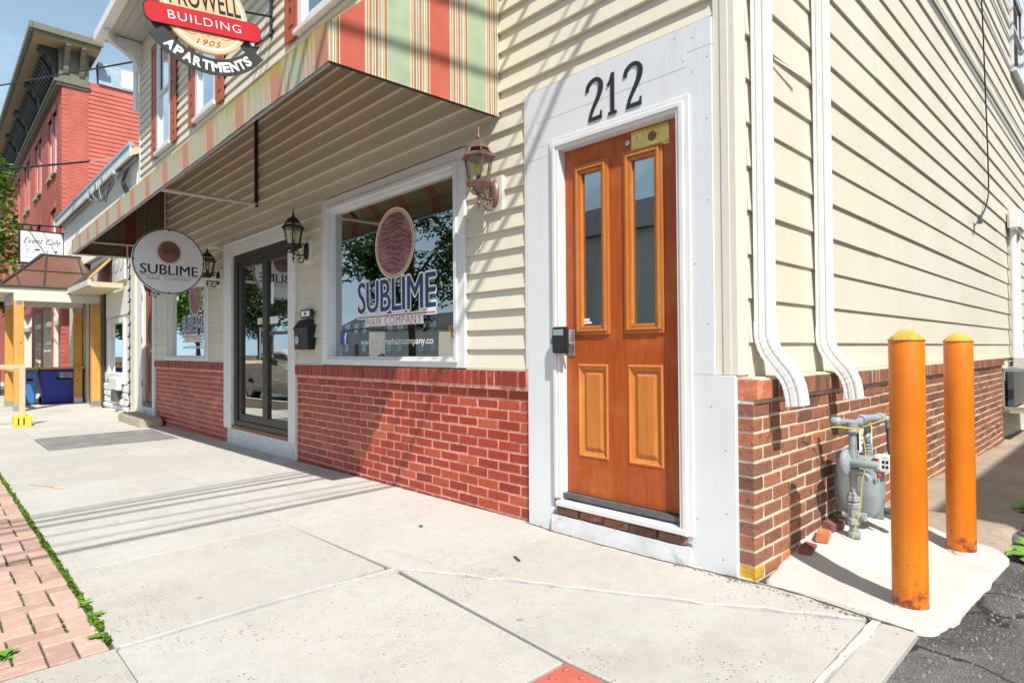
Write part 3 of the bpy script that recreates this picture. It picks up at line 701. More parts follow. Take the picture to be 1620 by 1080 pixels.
# siding: one lapped board at a time
UP = [(-9.90, -9.10, 4.30, 6.20), (-7.90, -7.06, 4.30, 6.20), (-4.62, -3.45, 4.30, 6.20)]        # upper windows with casing
SIDE_W = (8.86, 10.2, 5.15, 6.6)
def boards(a0, a1, z0, z1, pitch, holes, place, lip, matn, seams, first=None):
    z = z0
    n = 0
    while z < z1-.02:
        zb = min(z+(first if n == 0 and first else pitch), z1)
        cuts = sorted({a0, a1, *[h[0] for h in holes if h[2] < zb-.002 and h[3] > z+.002], *[h[1] for h in holes if h[2] < zb-.002 and h[3] > z+.002]})
        cuts = [c for c in cuts if a0 <= c <= a1]
        extra = [seams(n)] if seams else []
        for a, b in zip(cuts, cuts[1:]):
            m = (a+b)/2; zz = [z, zb]
            for h in holes:
                if h[0] < m < h[1]:
                    if h[2] <= z+.002 and h[3] >= zb-.002: zz = None; break
                    if h[2] <= z+.002: zz[0] = max(zz[0], h[3])
                    elif h[3] >= zb-.002: zz[1] = min(zz[1], h[2])
            if not zz or zz[1]-zz[0] < .006: continue
            segs = [a]+[e for e in extra if e and a+.5 < e < b-.5]+[b]
            for p, q in zip(segs, segs[1:]):
                t0, t1 = (zz[0]-z)/pitch, (zz[1]-z)/pitch
                d0 = lip*(1-t0)+.004*t0; d1 = lip*(1-t1)+.004*t1
                wob = .003*math.sin(n*1.7+p*2.1)
                A = [(p, 0, zz[0]), (p, d0+wob, zz[0]), (p, d0+wob, zz[0]+.004), (p, d1, zz[1]-.0005), (p, 0, zz[1]-.0005)]
                B = [(q-.002, d, zz_) for _, d, zz_ in A]
                mb = MB(); k = 5
                mb.add([place(*v) for v in A+B], [(4, 3, 2, 1, 0), (5, 6, 7, 8, 9)]+[(i, (i+1) % 5, 5+(i+1) % 5, 5+i) for i in range(5)])
                yield mb
        z = zb; n += 1
fac = lambda x, d, z: (x, .011-d, z)
HF = [(-1.372, .01, -1, 2.70), (-4.11, -1.972, .9, 2.516), (-6.79, -4.695, .0, 2.43), (-9.44, -7.385, .9, 2.155), (-11.2, -10.04, 0, 2.46), (-4.7, -1.36, 0, .957), (-10.05, -6.7, 0, .957)]+UP
for mb in boards(BX0+.06, -.10, ZS, 6.6, .1312, HF, fac, .029, 'siding', lambda n: (-1.05, -2.6, -.62, -3.9, -8.3, -1.28, None)[n % 7]):
    mb.build('siding_board', 'siding', bld)
sid = lambda y, d, z: (-.003+d, y, z)
for mb in boards(.10, 14, .945, 6.7, .2135, [SIDE_W], sid, .020, 'siding', lambda n: (6.2, 3.1, 7.4, 5.1, 2.2, 6.7)[n % 6], .165):
    mb.build('siding_board', 'siding', bld)
# corner post and edge trims
g = MB(); g.box(-.098, .012, -.014, .010, ZS, 6.6); g.box(-.0025, .012, .0105, .098, ZS, 6.6); g.box(-.060, -.020, -.019, -.0145, ZS, 6.6)
g.build('corner_post', 'trim_cream', bld, bevel=.002)
g = MB(); g.box(BX0-.01, BX0+.055, -.02, .011, 0, 6.6); g.build('corner_post', 'trim_white', bld, bevel=.002)
g = MB(); g.box(.0125, .030, .1, 14, .925, .945); g.build('starter_strip', 'trim_cream', bld)
for x0, x1 in ((-1.972, -1.362), (-4.695, -4.112), (-7.385, -6.79), (-10.04, -9.44)):
    g = MB(); g.box(x0+.002, x1-.002, -.022, .010, .947, .9558); g.build('starter_strip', 'trim_cream', bld)
    g = MB(); g.box(x1-.018, x1-.002, -.024, .010, .957, 2.40); g.build('channel_trim', 'trim_cream', bld)
g = MB(); g.box(-1.376, -1.362, -.026, .010, .96, 2.70); g.build('channel_trim', 'trim_cream', bld)
# downlap of the torn strip on the side wall
g = MB(); g.quad((.022, .40, 2.588), (.052, .66, 2.575), (.060, .655, 2.556), (.026, .41, 2.575)); g.build('torn_strip', 'siding', bld)

# ---- brick bases
class BrickSet:
    def __init__(s): s.items = []
BR = []     # (distance, mesh key, location, rz, material, panel)
def brick_mesh(key, L, D, H, seed):
    r = random.Random(seed); c = .006; j = lambda k=.0016: r.uniform(-k, k)
    x, z = L/2, H/2
    vs = [(-x, 0, -z), (x, 0, -z), (x, 0, z), (-x, 0, z)]
    vs += [(sx*x+j(), -D+c+j(.001), sz*z+j()) for sx, sz in ((-1, -1), (1, -1), (1, 1), (-1, 1))]
    vs += [(sx*(x-c*.8)+j(.002), -D+j(.0012), sz*(z-c*.7)+j(.002)) for sx, sz in ((-1, -1), (1, -1), (1, 1), (-1, 1))]
    fs = [(0, 3, 2, 1)]
    for o in (0, 4): fs += [(o+k, o+(k+1) % 4, o+4+(k+1) % 4, o+4+k) for k in range(4)]
    fs.append((8, 9, 10, 11)); return vs, fs
_bm = {}
def brick_obj_mesh(L, D, H, m, var):
    k = (round(L, 3), round(D, 3), round(H, 3), m, var)
    if k not in _bm:
        vs, fs = brick_mesh(k, L, D, H, hash(k[:3]) % 1000+var*31)
        me = bpy.data.meshes.new('brick'); me.from_pydata(vs, [], fs); me.update(); me.materials.append(MATS[m]); _bm[k] = (me, vs, fs)
    return _bm[k]
def lay(panel, L, D, H, m, loc, rz=0.):
    BR.append(((Vector(loc)-CAM).length*(1+2.2*(abs(rz) > 1)*max(0, loc[1]-1)/9), L, D, H, m, loc, rz, panel, rnd.randrange(5)))
PITCH = .0677
def front_panel(x0, x1, zb):
    pn = MB(); pn.box(x0+.004, x1-.004, -.001, .010, zb, .945); pn.box(x0+.002, x1-.002, -.0285, -.0012, .823, .944)
    panel = pn.build('brick_wall', 'mortar_red', bld)
    z = .822-PITCH/2; row = 0
    while z > zb-.02:
        x = x0+.004 if row % 2 == 0 else x0+.004-.1
        while x < x1-.01:
            a, b = max(x, x0+.004), min(x+.197, x1-.004)
            if b-a > .03:
                dz = rnd.uniform(-.0016, .0016)
                lay(panel, b-a, .0042+rnd.uniform(-.001, .0018), .0555, 'brick_painted', ((a+b)/2, -.0005, z+dz))
            x += .2095
        z -= PITCH; row += 1
    n = round((x1-x0-.006)/.0765); w = (x1-x0-.006)/n
    for i in range(n):
        lay(panel, w-.0125, .0365+rnd.uniform(-.003, .003), .096, 'brick_cap', (x0+.003+w*(i+.5), -.0013, .8965))
    return panel
front_panel(-4.705, -1.365, -.05)
front_panel(-10.035, -6.77, -.12)
# side wall: rough brick, corner column included
pn = MB(); pn.box(.0, .074, .004, 7.07, -.6, .945); pn.box(.0741, .0985, .012, 7.06, .852, .940); panel = pn.build('brick_wall', 'mortar_cream', bld)
z = .830-PITCH/2-.002; row = 0; SP = .0687
zg = lambda y: (.0 if y < 3 else -.03*(y-2.2)+.02)-.06
while z > -.32:
    y = 0. if row % 2 == 0 else -.102
    while y < 7.06:
        a, b = max(y, 0), min(y+.190, 7.075)
        if b-a > .03 and z > zg((a+b)/2) and not (z < -.0 and a > .3 and b < .75):
            m = 'brick_rough'; D = .085
            if row == 11 and a == 0: m = 'brick_yellow'
            if row >= 11 and .15 < a < 1.2 and rnd.random() < .25: m = 'brick_orange'
            lay(panel, b-a, (.0045+rnd.uniform(-.0012, .003)) if a > 0 else .083, .0562, m, (.0735 if a > 0 else -.004, (a+b)/2, z+rnd.uniform(-.0016, .0016)), math.pi/2)
        y += .204
    z -= SP; row += 1
n = 92; w = 7.06/n
for i in range(n):
    if i == 1: continue
    lay(panel, w-.010 if i else .146, .030+rnd.uniform(-.003, .003) if i else .106, .090, 'brick_rough' if i else 'brick_orange', (.0735 if i else -.003, w*(i+.5) if i else .0735, .8895), math.pi/2)
BR.sort(key=lambda t: t[0])
rest = {}
for k, (d, L, D, H, m, loc, rz, panel, var) in enumerate(BR):
    Lq = round(L*200)/200 if L < .185 else L
    me, vs, fs = brick_obj_mesh(L, round(D*400)/400, H, m, var)
    if k < 296: inst('brick', me, panel, loc, rz)
    else:
        mb = rest.setdefault((panel.name, m), (panel, MB()))[1]; M = Matrix.Translation(loc) @ Matrix.Rotation(rz, 4, 'Z'); mb.add([M @ Vector(v) for v in vs], fs)
bym = {}
for (pn_, m), (panel, mb) in rest.items(): bym.setdefault(pn_, (panel, []))[1].append((m, mb))
for pn_, (panel, l) in bym.items():
    big = MB(); ms = []
    for m, mb in l:
        big.cur = len(ms); ms.append(m); big.add(mb.v, mb.f)
    big.build('brickwork', ms, panel, kind='stuff')

# ---- door surround and orange door
g = MB()
YS = -.026
g.box(-1.359, -1.150, YS, .011, -.005, 2.260)        # left leg, lower and upper boards
g.box(-1.359, -1.272, YS, .011, 2.2615, 2.689); g.box(-1.2715, -.2325, YS, .011, 2.486, 2.689)
g.box(-1.2715, -.2325, YS, .011, 2.330, 2.4845); g.box(-1.2715, -1.150, YS, .011, 2.2612, 2.3295)
g.box(-.232, -.099, YS, .011, 2.556, 2.689); g.box(-.232, -.099, YS, .011, .955, 2.5545); g.box(-.232, .0, YS, .011, -.02, .9535)
dr = empty  # placeholder
sur = g.build('door_surround', 'trim_white', bld, bevel=.0015)
g = MB()
for (x, z) in [(-.2, 2.62), (-.12, 2.5), (-.2, 2.45), (-.125, 2.2), (-.12, 1.8), (-.2, 1.5), (-.13, 1.2), (-.12, .8), (-.05, .6), (-.05, .3), (-.2, .25), (-.07, .08), (-1.3, 2.4), (-1.25, 2.4), (-.3, 2.65), (-.25, 2.52)]:
    g.lathe([(.0035, 0), (.003, -.0012), (0, -.0012)], (x, YS, z), 6, 'y')
g.build('nail_head', 'rust', sur)
g = MB()   # moulded casing
for w0, w1, d in ((.0, .028, .012), (.0285, .052, .026), (.0525, .072, .018)):
    xa, xb, zt = -1.080-.072+w0, -1.080-.072+w1, 2.272+.072
    g.box(xa, xb, YS-d, YS-.0005 if w0 else YS-.0005, .205, zt-w0)
    g.box(-.288+.072-w1, -.288+.072-w0, YS-d, YS-.0005, .155, zt-w0)
    g.box(xb, -.288+.072-w1, YS-d, YS-.0005, zt-w1, zt-w0)
g.build('casing', 'trim_worn', sur, bevel=.002)
g = MB(); g.box(-1.1495, -1.081, YS, .15, .19, 2.33); g.box(-.287, -.2325, YS, .15, .12, 2.33); g.box(-1.081, -.287, YS, .15, 2.2725, 2.3295)
g.build('jamb', 'trim_white', sur)
g = MB(); g.hexa([(-1.105, -.062, .160), (-.245, -.062, .160), (-.245, .1, .160), (-1.105, .1, .160)], [(-1.105, -.062, .186), (-.245, -.062, .186), (-.245, .1, .205), (-1.105, .1, .205)])
g.build('sill', 'trim_worn', sur, bevel=.003)
g = MB(); g.box(-1.08, -.288, -.02, .08, .2055, .232); g.build('threshold', 'pipe_dark', sur)
for i in range(5):
    g = MB(); a = -1.12+i*.175; g.box(a, a+.165, -.035+rnd.uniform(-.008, .006), .09, .103, .152); g.build('sill_brick', 'brick_rough', sur, bevel=.008)
g = MB(); g.box(-1.149, -.233, -.012, .1, .0985, .159); g.build('mortar_bed', 'mortar_cream', sur)
g = MB()
P = []
for i in range(24):
    x = -1.148+i*.0398; P.append(x)
for a, b in zip(P, P[1:]):
    ya, yb = [-.045+.010*noise.noise((q*6, 0, 0)) for q in (a, b)]
    g.hexa([(a, ya-.012, -.04), (b, yb-.012, -.04), (b, .1, -.04), (a, .1, -.04)], [(a, ya, .098+.006*noise.noise((a*9, 1, 0))), (b, yb, .098+.006*noise.noise((b*9, 1, 0))), (b, .1, .099), (a, .1, .099)])
g.build('stone_base', 'paint_peel', sur)

DY = .022       # door face
dx0, dx1, dz0, dz1 = -1.076, -.291, .236, 2.268
lites = [(-.985, -.772, 1.185, 2.145), (-.632, -.420, 1.185, 2.145)]     # outer edge of the glazed openings
pans = [(-.990, -.770, .455, .997), (-.636, -.414, .455, .997)]
g = MB(); wall_with_holes(g, dx0, dx1, dz0, dz1, [l for l in lites]+[p for p in pans], DY, DY+.044)
door = g.build('wooden_door', 'door_wood', bld)
door['label'] = 'varnished orange door with two tall narrow panes'
for l in lites:
    x0, x1, z0, z1 = l; mb = MB()
    for w0, w1, d in ((-.020, -.002, .010), (-.002, .016, .020), (.016, .034, .010)):
        mb.box(x0+w0, x0+w1, DY-d, DY+.02, z0+w0, z1-w0); mb.box(x1-w1, x1-w0, DY-d, DY+.02, z0+w0, z1-w0)
        mb.box(x0+w1, x1-w1, DY-d, DY+.02, z0+w0, z0+w1); mb.box(x0+w1, x1-w1, DY-d, DY+.02, z1-w1, z1-w0)
    mb.build('pane_moulding', 'door_moulding', door, bevel=.004, seg=2)
    mb = MB(); mb.box(x0+.03, x1-.03, DY+.012, DY+.018, z0+.03, z1-.03); mb.build('pane', 'glass', door)
for p in pans:
    x0, x1, z0, z1 = p; mb = MB()
    mb.box(x0, x1, DY+.016, DY+.040, z0, z1)
    def fr(a, d): return [(x0+a, DY+d, z0+a), (x1-a, DY+d, z0+a), (x1-a, DY+d, z1-a), (x0+a, DY+d, z1-a)]
    L = [fr(0, 0), fr(.010, -.007), fr(.020, .006), fr(.034, .013), fr(.040, .013), fr(.062, .002)]
    vs = [q for r_ in L for q in r_]
    mb.add(vs, [(i*4+k, i*4+(k+1) % 4, (i+1)*4+(k+1) % 4, (i+1)*4+k) for i in range(5) for k in range(4)]+[(20, 21, 22, 23)])
    mb.build('raised_panel', 'door_moulding', door)
g = MB(); g.box(-.598, -.362, DY-.004, DY-.0005, 2.150, 2.264); g.build('brass_plate', 'brass', door, bevel=.001)
g = MB(); g.lathe([(.027, -.0045), (.0265, -.0046), (0, -.0046)], (-.465, DY, 2.212), 20, 'y'); g.build('plate_hole', 'door_brown', door)
g = MB(); g.lathe([(.016, 0), (.016, -.012), (.0, -.014)], (-.618, DY-.0005, 2.212), 10, 'y')
for x, z in ((-.585, 2.165), (-.375, 2.165), (-.375, 2.25), (-.56, 2.225), (-.52, 2.235)): g.lathe([(.0075, -.004), (.005, -.009), (0, -.010)], (x, DY, z), 8, 'y')
g.build('screw_head', 'steel', door)
g = MB(); g.box(-1.062, -1.012, DY-.006, DY-.0006, 1.045, 1.20); g.build('lock_plate', 'steel', door, bevel=.002)
g = MB(); g.tube(spline([(-1.04, DY-.004, 1.12), (-1.04, DY-.05, 1.12), (-1.03, DY-.06, 1.115), (-.985, DY-.062, 1.108)], 4), .010, 10); g.build('handle', 'steel', door)
for x in (-1.077,):
    for z in (.55, 1.9):
        pass
g = MB(); g.box(-.957, -.895, DY+.0105, DY+.0115, 1.232, 1.243); g.box(-.952, -.91, DY+.0105, DY+.0115, 1.247, 1.262); g.build('sticker', 'paper', door)
# house number, three loose digits screwed to the surround
def digit2(x):
    mb = MB(); o = (x, YS, 2.378); s_ = .236
    pts = [(.03, .74), (.03, .80), (.07, .89), (.17, .965), (.28, .985), (.38, .94), (.435, .84), (.425, .70), (.35, .53), (.23, .34), (.14, .18), (.10, .045)]
    ws = [.10, .10, .095, .085, .085, .10, .125, .13, .115, .095, .085, .08]
    P = spline([(p[0]*s_, p[1]*s_, w*s_) for p, w in zip(pts, ws)], 4)
    ribbon(mb, [(p.x, p.y) for p in P], [p.z for p in P], o, X3, Z3, .0, .006)
    ribbon(mb, [(.06*s_, .045*s_), (.30*s_, .045*s_), (.46*s_, .05*s_)], [.09*s_]*3, o, X3, Z3, .0005, .0065)
    ribbon(mb, [(.435*s_, .03*s_), (.445*s_, .19*s_)], [.06*s_, .035*s_], o, X3, Z3, .001, .007)
    return mb
def digit1(x):
    mb = MB(); o = (x, YS, 2.378); s_ = .236
    ribbon(mb, [(.19*s_, .04*s_), (.19*s_, .6*s_), (.20*s_, .98*s_)], [.10*s_, .10*s_, .085*s_], o, X3, Z3, 0, .006)
    ribbon(mb, [(.05*s_, .70*s_), (.13*s_, .80*s_), (.18*s_, .98*s_)], [.07*s_, .06*s_, .04*s_], o, X3, Z3, .0005, .0065)
    ribbon(mb, [(.07*s_, .035*s_), (.31*s_, .035*s_)], [.07*s_]*2, o, X3, Z3, .001, .007)
    return mb
for mb, pts in ((digit2(-.868), ((.17, .97), (.26, .05))), (digit1(-.730), ((.19, .8), (.19, .1))), (digit2(-.606), ((.17, .97), (.26, .05)))):
    o = mb.build('number_digit', 'digit_black', bld)

# ---- windows of the shop front
def casing(x0, x1, z0, z1, w, d, name, m, parent, sillw=None, y=.011):
    """outer casing boards round x0..x1,z0..z1 (outer edge)"""
    mb = MB()
    mb.box(x0, x0+w, -d, y, z0, z1); mb.box(x1-w, x1, -d, y, z0, z1); mb.box(x0+w, x1-w, -d, y, z1-w, z1); mb.box(x0+w, x1-w, -d, y, z0, z0+(sillw or w))
    return mb.build(name, m, parent, bevel=.003)
def shop_window(x0, x1, z0, z1, gx0, gx1, gz0, gz1):
    w = casing(x0, x1, z0, z1, .078, .030, 'window', 'trim_worn', bld)
    mb = MB()
    for a0, a1, d0, d1 in ((.0775, .112, .045, -.06), (.112, .14, .014, -.06)):
        xa, xb, za, zb = x0+a0, x1-a0, z0+a0*.5, z1-a0; t = a1-a0
        xa2, xb2, za2, zb2 = x0+a1, x1-a1, z0+a1*.5, z1-a1
        mb.box(xa, xa2, -d0, -d1, za, zb); mb.box(xb2, xb, -d0, -d1, za, zb); mb.box(xa2, xb2, -d0, -d1, za, za2); mb.box(xa2, xb2, -d0, -d1, zb2, zb)
    mb.build('window_frame', 'trim_white', w, bevel=.003)
    mb = MB(); mb.box(x0+.13, x1-.13, .036, .044, z0+.06, z1-.13); mb.build('pane', 'glass', w)
    return w
w1 = shop_window(-4.105, -1.975, .957, 2.513, -3.92, -2.06, 1.03, 2.41)
w1['label'] = 'big shop window with blue lettering'
w2 = shop_window(-9.435, -7.388, .957, 2.15, -9.05, -7.47, 1.0, 2.05)
YG = .0352
def window_print(win, cx, wS, zS0, zS1, disc):
    mb = MB(); [put_text(mb, 'SUBLIME', (cx-wS/2+.019*math.cos(k*math.pi/6), YG, zS0+.019*math.sin(k*math.pi/6)), X3, Z3, wS, zS1-zS0, .0003+.00004*k, 0, 0, .95) for k in range(12)]
    mb.box(cx-wS*.51, cx+wS*.51, YG-.0009, YG-.0003, zS0-.052, zS0-.018); mb.box(cx-wS*.39, cx+wS*.36, YG-.0009, YG-.0003, zS0-.118, zS0-.053)
    mb.build('letter_outline', 'vinyl_white', win)
    mb = MB(); [put_text(mb, 'SUBLIME', (cx-wS/2+.004*k, YG, zS0+.003*(k % 2)), X3, Z3, wS, zS1-zS0, .0014+.0001*k, 0, 0, .95) for k in (-1, 0, 1, 2)]; mb.build('lettering', 'navy_vinyl', win)
    mb = MB(); put_text(mb, 'HAIR COMPANY', (cx-wS*.37, YG, zS0-.112), X3, Z3, wS*.71, .068, .0018, -.01, 0, 1.15)
    mb.box(cx-wS*.5, cx+wS*.5, YG-.0022, YG-.0016, zS0-.040, zS0-.030); mb.build('lettering', 'vinyl_red', win)
    mb = MB(); put_text(mb, 'www.Sublimehaircompany.co', (cx-wS*.46, YG, 1.118), X3, Z3, wS*.93, .072, .0012, .004, 0, .95); mb.build('web_address', 'vinyl_white', win)
    dcx, dcz, rx, rz = disc
    for nm, r, dd, m in (('disc_rim', 1.13, .0012, 'vinyl_beige'), ('disc_ring', 1.06, .0017, 'vinyl_red'), ('disc_ring', 1.03, .0019, 'vinyl_beige'), ('disc', .99, .0024, 'swirl')):
        mb = MB(); mb.add([(dcx+rx*r*math.cos(2*math.pi*i/64), YG-dd, dcz+rz*r*math.sin(2*math.pi*i/64)) for i in range(64)], [tuple(range(64))]); mb.build(nm, m, win)
window_print(w1, -2.975, 1.155, 1.412, 1.685, (-2.962, 1.972, .262, .262))
window_print(w2, -8.23, 1.02, 1.345, 1.60, (-8.15, 1.88, .24, .25))
mb = MB(); mb.box(-3.872, -3.738, YG-.0012, YG-.0004, 1.145, 1.272); fb = mb.build('social_badge', 'fb_blue', w1)
mb = MB(); put_text(mb, 'f', (-3.803, YG, 1.147), X3, Z3, .050, .104, .0018, .03); mb.build('badge_letter', 'vinyl_white', w1)
mb = MB(); mb.box(-2.238, -2.106, YG-.0012, YG-.0004, 1.138, 1.266); mb.build('social_badge', 'vinyl_beige', w1, bevel=0)
mb = MB(); mb.box(-2.238, -2.106, YG-.0018, YG-.0013, 1.222, 1.266); mb.build('badge_top', 'gold_brown', w1)
mb = MB(); mb.add([(-2.172+.036*math.cos(i*.314), YG-.0024, 1.202+.036*math.sin(i*.314)) for i in range(20)], [tuple(range(20))]); mb.build('badge_lens', 'sign_black', w1)
mb = MB(); mb.add([(-2.172+.02*math.cos(i*.314), YG-.0029, 1.202+.02*math.sin(i*.314)) for i in range(20)], [tuple(range(20))]); mb.build('badge_lens', 'vinyl_white', w1)

# ---- glazed metal shop door
c = MB(); c.box(-6.775, -6.512, -.034, .011, .135, 2.42); c.box(-4.872, -4.70, -.034, .011, .135, 2.42); c.box(-6.512, -4.872, -.034, .011, 2.275, 2.42)
c.box(-6.79, -4.695, -.045, .011, 2.4205, 2.436)
gd = c.build('shop_door', 'trim_worn', bld, bevel=.003); gd['label'] = 'dark bronze framed glass shop door'
c = MB(); c.box(-6.511, -6.40, .0, .10, .245, 2.274); c.box(-4.905, -4.873, .0, .10, .245, 2.274); c.box(-6.40, -4.905, .0, .10, 2.17, 2.274); c.box(-6.40, -4.905, -.004, .10, .1855, .245)
c.build('door_frame', 'bronze_frame', gd, bevel=.002)
c = MB(); c.box(-6.399, -6.30, .015, .075, .2455, 2.169); c.box(-5.66, -5.52, .015, .075, .2455, 2.169); c.box(-6.30, -5.66, .015, .075, .2455, .33); c.box(-5.52, -4.906, .015, .075, .2455, .33)
c.box(-6.30, -5.66, .015, .075, 2.10, 2.169); c.box(-5.52, -4.906, .015, .075, 2.10, 2.169); c.box(-4.935, -4.906, .015, .075, .33, 2.10)
c.build('door_leaf', 'bronze_frame', gd, bevel=.002)
c = MB(); c.box(-6.30, -5.66, .04, .046, .33, 2.10); c.build('pane', 'glass', gd)
c = MB(); c.box(-5.52, -4.935, .04, .046, .33, 2.10); c.build('pane', 'glass', gd)
c = MB(); c.tube([(-5.60, -.03, 1.0), (-5.60, -.03, 1.36)], .012, 8); c.box(-5.61, -5.59, -.03, .015, 1.02, 1.045); c.box(-5.61, -5.59, -.03, .015, 1.315, 1.34); c.build('handle', 'steel', gd)
c = MB(); c.box(-5.519, -4.936, .028, .039, 1.27, 1.305); c.build('push_bar', 'pipe_dark', gd)
for x0, x1, z0, z1, m in ((-5.86, -5.72, 1.40, 1.475, 'vinyl_beige'), (-5.50, -5.28, 1.395, 1.475, 'vinyl_white'), (-5.47, -5.40, 1.62, 1.86, 'vinyl_white')):
    c = MB(); c.box(x0, x1, .038, .0395, z0, z1); c.build('sticker', m, gd)
c = MB(); c.box(-6.70, -4.873, -.028, .10, .145, .185); c.build('sill', 'brick_rough', gd, bevel=.004)
c = MB(); c.box(-6.69, -4.706, -.014, .1, -.12, .1445); c.build('stone_base', 'paint_peel', gd, bevel=.004)
for z in (.36, 2.05):
    c = MB(); c.box(-6.535, -6.505, -.040, -.0345, z, z+.09); c.build('hinge', 'trim_worn', gd)

# ---- brown door at the far end
c = MB(); c.box(-10.185, -10.042, -.030, .011, .02, 2.45); c.box(-11.03, -10.842, -.030, .011, -.05, 2.45); c.box(-10.842, -10.185, -.030, .011, 2.305, 2.45)
bdr = c.build('panel_door', 'trim_white', bld, bevel=.003); bdr['label'] = 'brown panelled door at the far end'
c = MB(); c.box(-10.839, -10.191, .03, .07, .23, 2.30)
c.build('door_leaf', 'door_brown', bdr)
for x0, x1, z0, z1 in ((-10.77, -10.55, 1.25, 2.15), (-10.47, -10.26, 1.25, 2.15), (-10.77, -10.55, .40, 1.0), (-10.47, -10.26, .40, 1.0)):
    c = MB(); c.box(x0, x1, .018, .031, z0, z1); c.box(x0+.04, x1-.04, .010, .019, z0+.05, z1-.05); c.build('raised_panel', 'door_brown', bdr, bevel=.004)
c = MB(); c.box(-10.839, -10.191, -.02, .08, .155, .229); c.build('sill', 'pipe_dark', bdr)
c = MB(); c.box(-10.841, -10.19, -.025, .08, -.1, .154); c.build('stone_base', 'paint_peel', bdr)
c = MB(); c.lathe([(.0, -.07), (.022, -.06), (.026, -.045), (.012, -.03), (.012, 0)], (-10.25, .031, 1.12), 10, 'y'); c.build('handle', 'brass', bdr)
for z in (.5, 1.25, 2.0):
    c = MB(); c.box(-10.85, -10.83, -.036, -.03, z, z+.1); c.build('hinge', 'pipe_dark', bdr)

# ---- upper windows and shutters
def upper_window(x0, x1, z0, z1, M=None, curtain=True):
    mb = MB(M); w = .10
    mb.box(x0, x0+w, -.035, .011, z0, z1); mb.box(x1-w, x1, -.035, .011, z0, z1); mb.box(x0+w, x1-w, -.035, .011, z1-w, z1); mb.box(x0-.03, x1+.03, -.075, .011, z0-.05, z0)
    mb.box(x0+w, x1-w, -.02, .011, z0, z0+.07)
    win = mb.build('window', 'trim_white', bld, bevel=.003); zm = (z0+z1)/2
    mb = MB(M)
    for a, b, y in ((z0+.07, zm+.03, .0), (zm-.005, z1-w, -.02)):
        mb.box(x0+w, x0+w+.05, y-.006, y+.012, a, b); mb.box(x1-w-.05, x1-w, y-.006, y+.012, a, b); mb.box(x0+w+.05, x1-w-.05, y-.006, y+.012, a, a+.045); mb.box(x0+w+.05, x1-w-.05, y-.006, y+.012, b-.045, b)
    mb.build('sash', 'trim_white', win)
    mb = MB(M); mb.box(x0+w, x1-w, .004, .008, z0+.07, z1-w); mb.build('pane', 'glass', win)
    mb = MB(M); n = 18
    pts = [(x0+w+(x1-x0-2*w)*i/n, .034+.010*math.sin(i*2.1), z) for z in (z0+.05, z1-w) for i in range(n+1)]
    mb.add(pts, [(i, i+1, n+2+i, n+1+i) for i in range(n)]); mb.build('curtain', 'curtain', win)
    return win
OPW = []
for x0, x1, z0, z1 in UP: upper_window(x0+.0, x1-.0, 4.36, z1)
def shutter(x0, x1, z0, z1):
    mb = MB(); mb.box(x0, x0+.055, -.045, -.0265, z0, z1); mb.box(x1-.055, x1, -.045, -.0265, z0, z1)
    zs = [z0, z0+(z1-z0)*.5, z1-.09]
    mb.box(x0+.055, x1-.055, -.045, -.0265, z0, z0+.11); mb.box(x0+.055, x1-.055, -.045, -.0265, zs[1], zs[1]+.09); mb.box(x0+.055, x1-.055, -.045, -.0265, z1-.10, z1)
    sh = mb.build('shutter', 'shutter', bld, bevel=.003)
    for a, b in ((z0+.11, zs[1]), (zs[1]+.09, z1-.10)):
        m2 = MB(); m2.box(x0+.056, x1-.056, -.033, -.0268, a, b); m2.box(x0+.085, x1-.085, -.041, -.0332, a+.04, b-.04); m2.build('raised_panel', 'shutter', sh, bevel=.006)
    m2 = MB()
    for z in (z0+.30, z0+.42, zs[1]+.03): m2.box(x0+.12, x1-.12, -.0475, -.0455, z, z+.035)
    m2.build('shutter_clip', 'sign_black', sh)
for x0, x1 in ((-10.19, -9.91), (-9.09, -8.81), (-8.19, -7.91), (-7.05, -6.77), (-4.91, -4.63), (-3.44, -3.16)): shutter(x0, x1, 4.31, 6.2)
# side window high on the side wall
Ms = Matrix(((0, -1, 0, .008), (1, 0, 0, 0), (0, 0, 1, 0), (0, 0, 0, 1)))
upper_window(8.87, 10.19, 5.21, 6.6, Ms)
# ------------------------------------------------------------------ striped awning
CO, GN, CR, OG, BK, GY, WH = (.56, .135, .095), (.40, .49, .345), (.66, .56, .40), (.55, .22, .10), (.05, .045, .045), (.30, .30, .26), (.76, .72, .64)
def stripes(a, b, first='multi', lead=.06):
    """list of (from, to, colour) that covers a..b"""
    multi = [(CR, .016), (BK, .0035), (CR, .010), (OG, .010), (BK, .003), (CR, .013), (GY, .010), (WH, .007), (BK, .0035), (OG, .012), (CR, .010), (BK, .003), (GN, .009), (WH, .008), (BK, .003), (CR, .010), (OG, .011), (BK, .0035), (CR, .007)]
    seq = []; x = a; k = 0
    blocks = ['c', 'm', 'g', 'm']
    if first == 'multi':
        for c, w in multi[-9:]: seq.append((c, w*lead/.06))
    while sum(w for _, w in seq) < (b-a)+.3:
        bk = blocks[k % 4]; k += 1
        if bk == 'm': seq += [(c, w*.96) for c, w in multi]
        else: seq.append((CO if bk == 'c' else GN, .150))
    out = []
    for c, w in seq:
        if x >= b-1e-4: break
        out.append((x, min(x+w, b), c)); x += w
    return out
AX0, AX1, AY = -9.42, -1.63, -1.23
azb = lambda x: 2.615+(x-AX1)*.0135
aw = empty('striped_awning', (-5.5, 0, 2.6), 'coral, green and cream striped canvas awning over the shop front', 'awning')
th = .003
g = MB()
